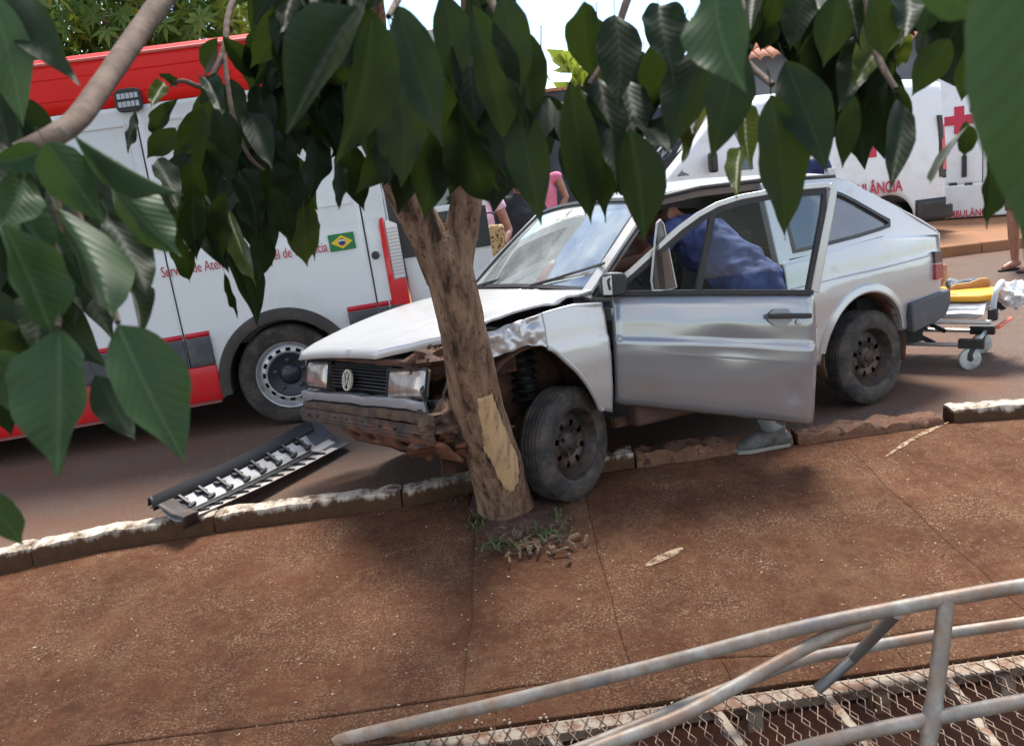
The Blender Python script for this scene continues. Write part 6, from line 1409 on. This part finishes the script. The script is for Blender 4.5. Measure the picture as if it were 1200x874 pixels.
# ================================================================== LITTER, SOIL AND GRASS AT THE TREE FOOT
P = []
poly = [(556, 575), (575, 580), (640, 585), (668, 605), (664, 630), (625, 648), (585, 645), (562, 620), (548, 598)]
pc_ = [gp(x, y, zsw(4.2)) for x, y in poly]; cc_ = sum(pc_, Vector()) / len(pc_)
for t in (0, .3, .55, .8, .95, 1.0):
    P.append([Vector((cc_.lerp(p, t).x, cc_.lerp(p, t).y, zsw(cc_.lerp(p, t).y) + .012 + .03 * (1 - t) * (1 + nz3(p.x * 5, p.y * 5, t * 6)) - (.03 if t == 1 else 0))) for p in [pc_[i // 4].lerp(pc_[(i // 4 + 1) % len(pc_)], (i % 4) / 4) for i in range(4 * len(pc_))]])
structure(MB().grid(P, cv=True).build('earth', mat('tree_pit_soil', (.060, .030, .020), .95, 0, c2=(.13, .065, .04), sc=22, bump=.9, bsc=60)))
rd = random.Random(77); g = MB()
spots = [(540, 578, 12, 22), (560, 612, 16, 40), (575, 640, 16, 34), (565, 575, 10, 12), (640, 625, 22, 46), (655, 605, 12, 26), (610, 640, 18, 26)]
for px, py, sp, n_ in spots:
    for k in range(int(n_ * 1.6)):
        p = gp(px + rd.gauss(0, sp * .5), py + rd.gauss(0, 5), zsw(4.2) + .015); a = rd.uniform(0, 6.28); h = rd.uniform(.015, .055); d = Vector((math.cos(a) * .7, math.sin(a) * .7, 1)).normalized(); s_ = Vector((-math.sin(a), math.cos(a), 0)) * h * .13
        g.add([p - s_, p + s_, p + d * h * .6 + s_ * .8 + Vector((0, 0, .0)), p + d * h + Vector((math.cos(a), math.sin(a), -.6)) * h * .3, p + d * h * .6 - s_ * .8], [(0, 1, 2, 4), (4, 2, 3)])
o = g.build('grass', mat('grass_green', (.06, .085, .025), .8, c2=(.12, .10, .04), sc=9), None, smooth=0, kind='stuff'); o['label'] = 'small weeds and grass at the tree foot'; o['category'] = 'grass'
g = MB()
for k in range(90):
    px, py = rd.gauss(628, 26), rd.gauss(628, 12); p = gp(px, py, zsw(4.1) + .02); g.box(p, (rd.uniform(.02, .08), rd.uniform(.008, .02), rd.uniform(.006, .018)), Matrix.Rotation(rd.uniform(0, 3.1), 3, 'Z') @ Matrix.Rotation(rd.gauss(0, .3), 3, 'Y'), top=.6)
o = g.build('bark_chips', m_bark, None, smooth=0, kind='stuff'); o['label'] = 'loose bark chips and soil at the tree foot'; o['category'] = 'bark chips'
g = MB()
for k in range(60):
    px, py = rd.uniform(-20, 1220), rd.uniform(600, 850); y_lo = 640 - .14 * px
    if py < y_lo + 20: continue
    p = gp(px, py, -.21); z = zsw(p.y) + .004; r = rd.uniform(.002, .0055); g.box((p.x, p.y, z), (r * 2.2, r, r * .7), Matrix.Rotation(rd.uniform(0, 3), 3, 'Z'))
for k in range(22): p = gp(rd.gauss(600, 80), rd.gauss(858, 7), -.2); r = rd.uniform(.003, .007); g.box((p.x, p.y, zsw(p.y) + .006), (r * 1.6, r, r), Matrix.Rotation(rd.uniform(0, 3), 3, 'Z'))
o = g.build('grit', mat('pale_grit', (.42, .34, .25), .9), None, smooth=0, kind='stuff'); o['label'] = 'scattered pale bits of grit on the footway'; o['category'] = 'grit'
# broken bits of white plastic by the kerb, chalky scuffs on the footway
for (px, py, w_, h_, an), lab in zip(((512, 579, .07, .022, .1), (520, 584, .035, .015, .3)), ('larger white plastic shard by the kerb next to the tree', 'smaller white plastic shard just below the larger one by the kerb')):
    p = gp(px, py, zsw(4.3)); tag(MB().box((p.x, p.y, zsw(p.y) + .012), (w_, h_, .010), Matrix.Rotation(an, 3, 'Z') @ Matrix.Rotation(.15, 3, 'Y'), top=.8).build('plastic_shard', mat('shard_white', (.7, .7, .7), .4)), lab, 'plastic shard')
chalk = mat('chalky_scuff', (.40, .30, .20), .95, 0, c2=(.13, .065, .035), sc=30, ramp=(.42, .58), spec=.1)
def scuff(pts, w_, nm):
    P = []
    for i, (x, y) in enumerate(pts):
        p = gp(x, y, -.10); q = gp(x + 4, y + 7, -.10); d = (q - p).normalized(); k = w_ * (1 - abs(2 * i / (len(pts) - 1) - 1) ** 3 * .8) * (1 + .4 * nz3(i * 1.7, 0, 3))
        P.append([Vector((r.x, r.y, zslab(r.x, r.y) + .0035)) for r in (p - d * k, p, p + d * k)])
    return structure(MB().grid(P).build(nm, chalk))
scuff([(lerp(1036, 1112, t), lerp(539, 500, t) - 3 * math.sin(t * 3)) for t in fr(0, 1, 40)], .024, 'paint_mark')
scuff([(lerp(756, 800, t), lerp(656, 637, t)) for t in fr(0, 1, 30)], .030, 'paint_mark')
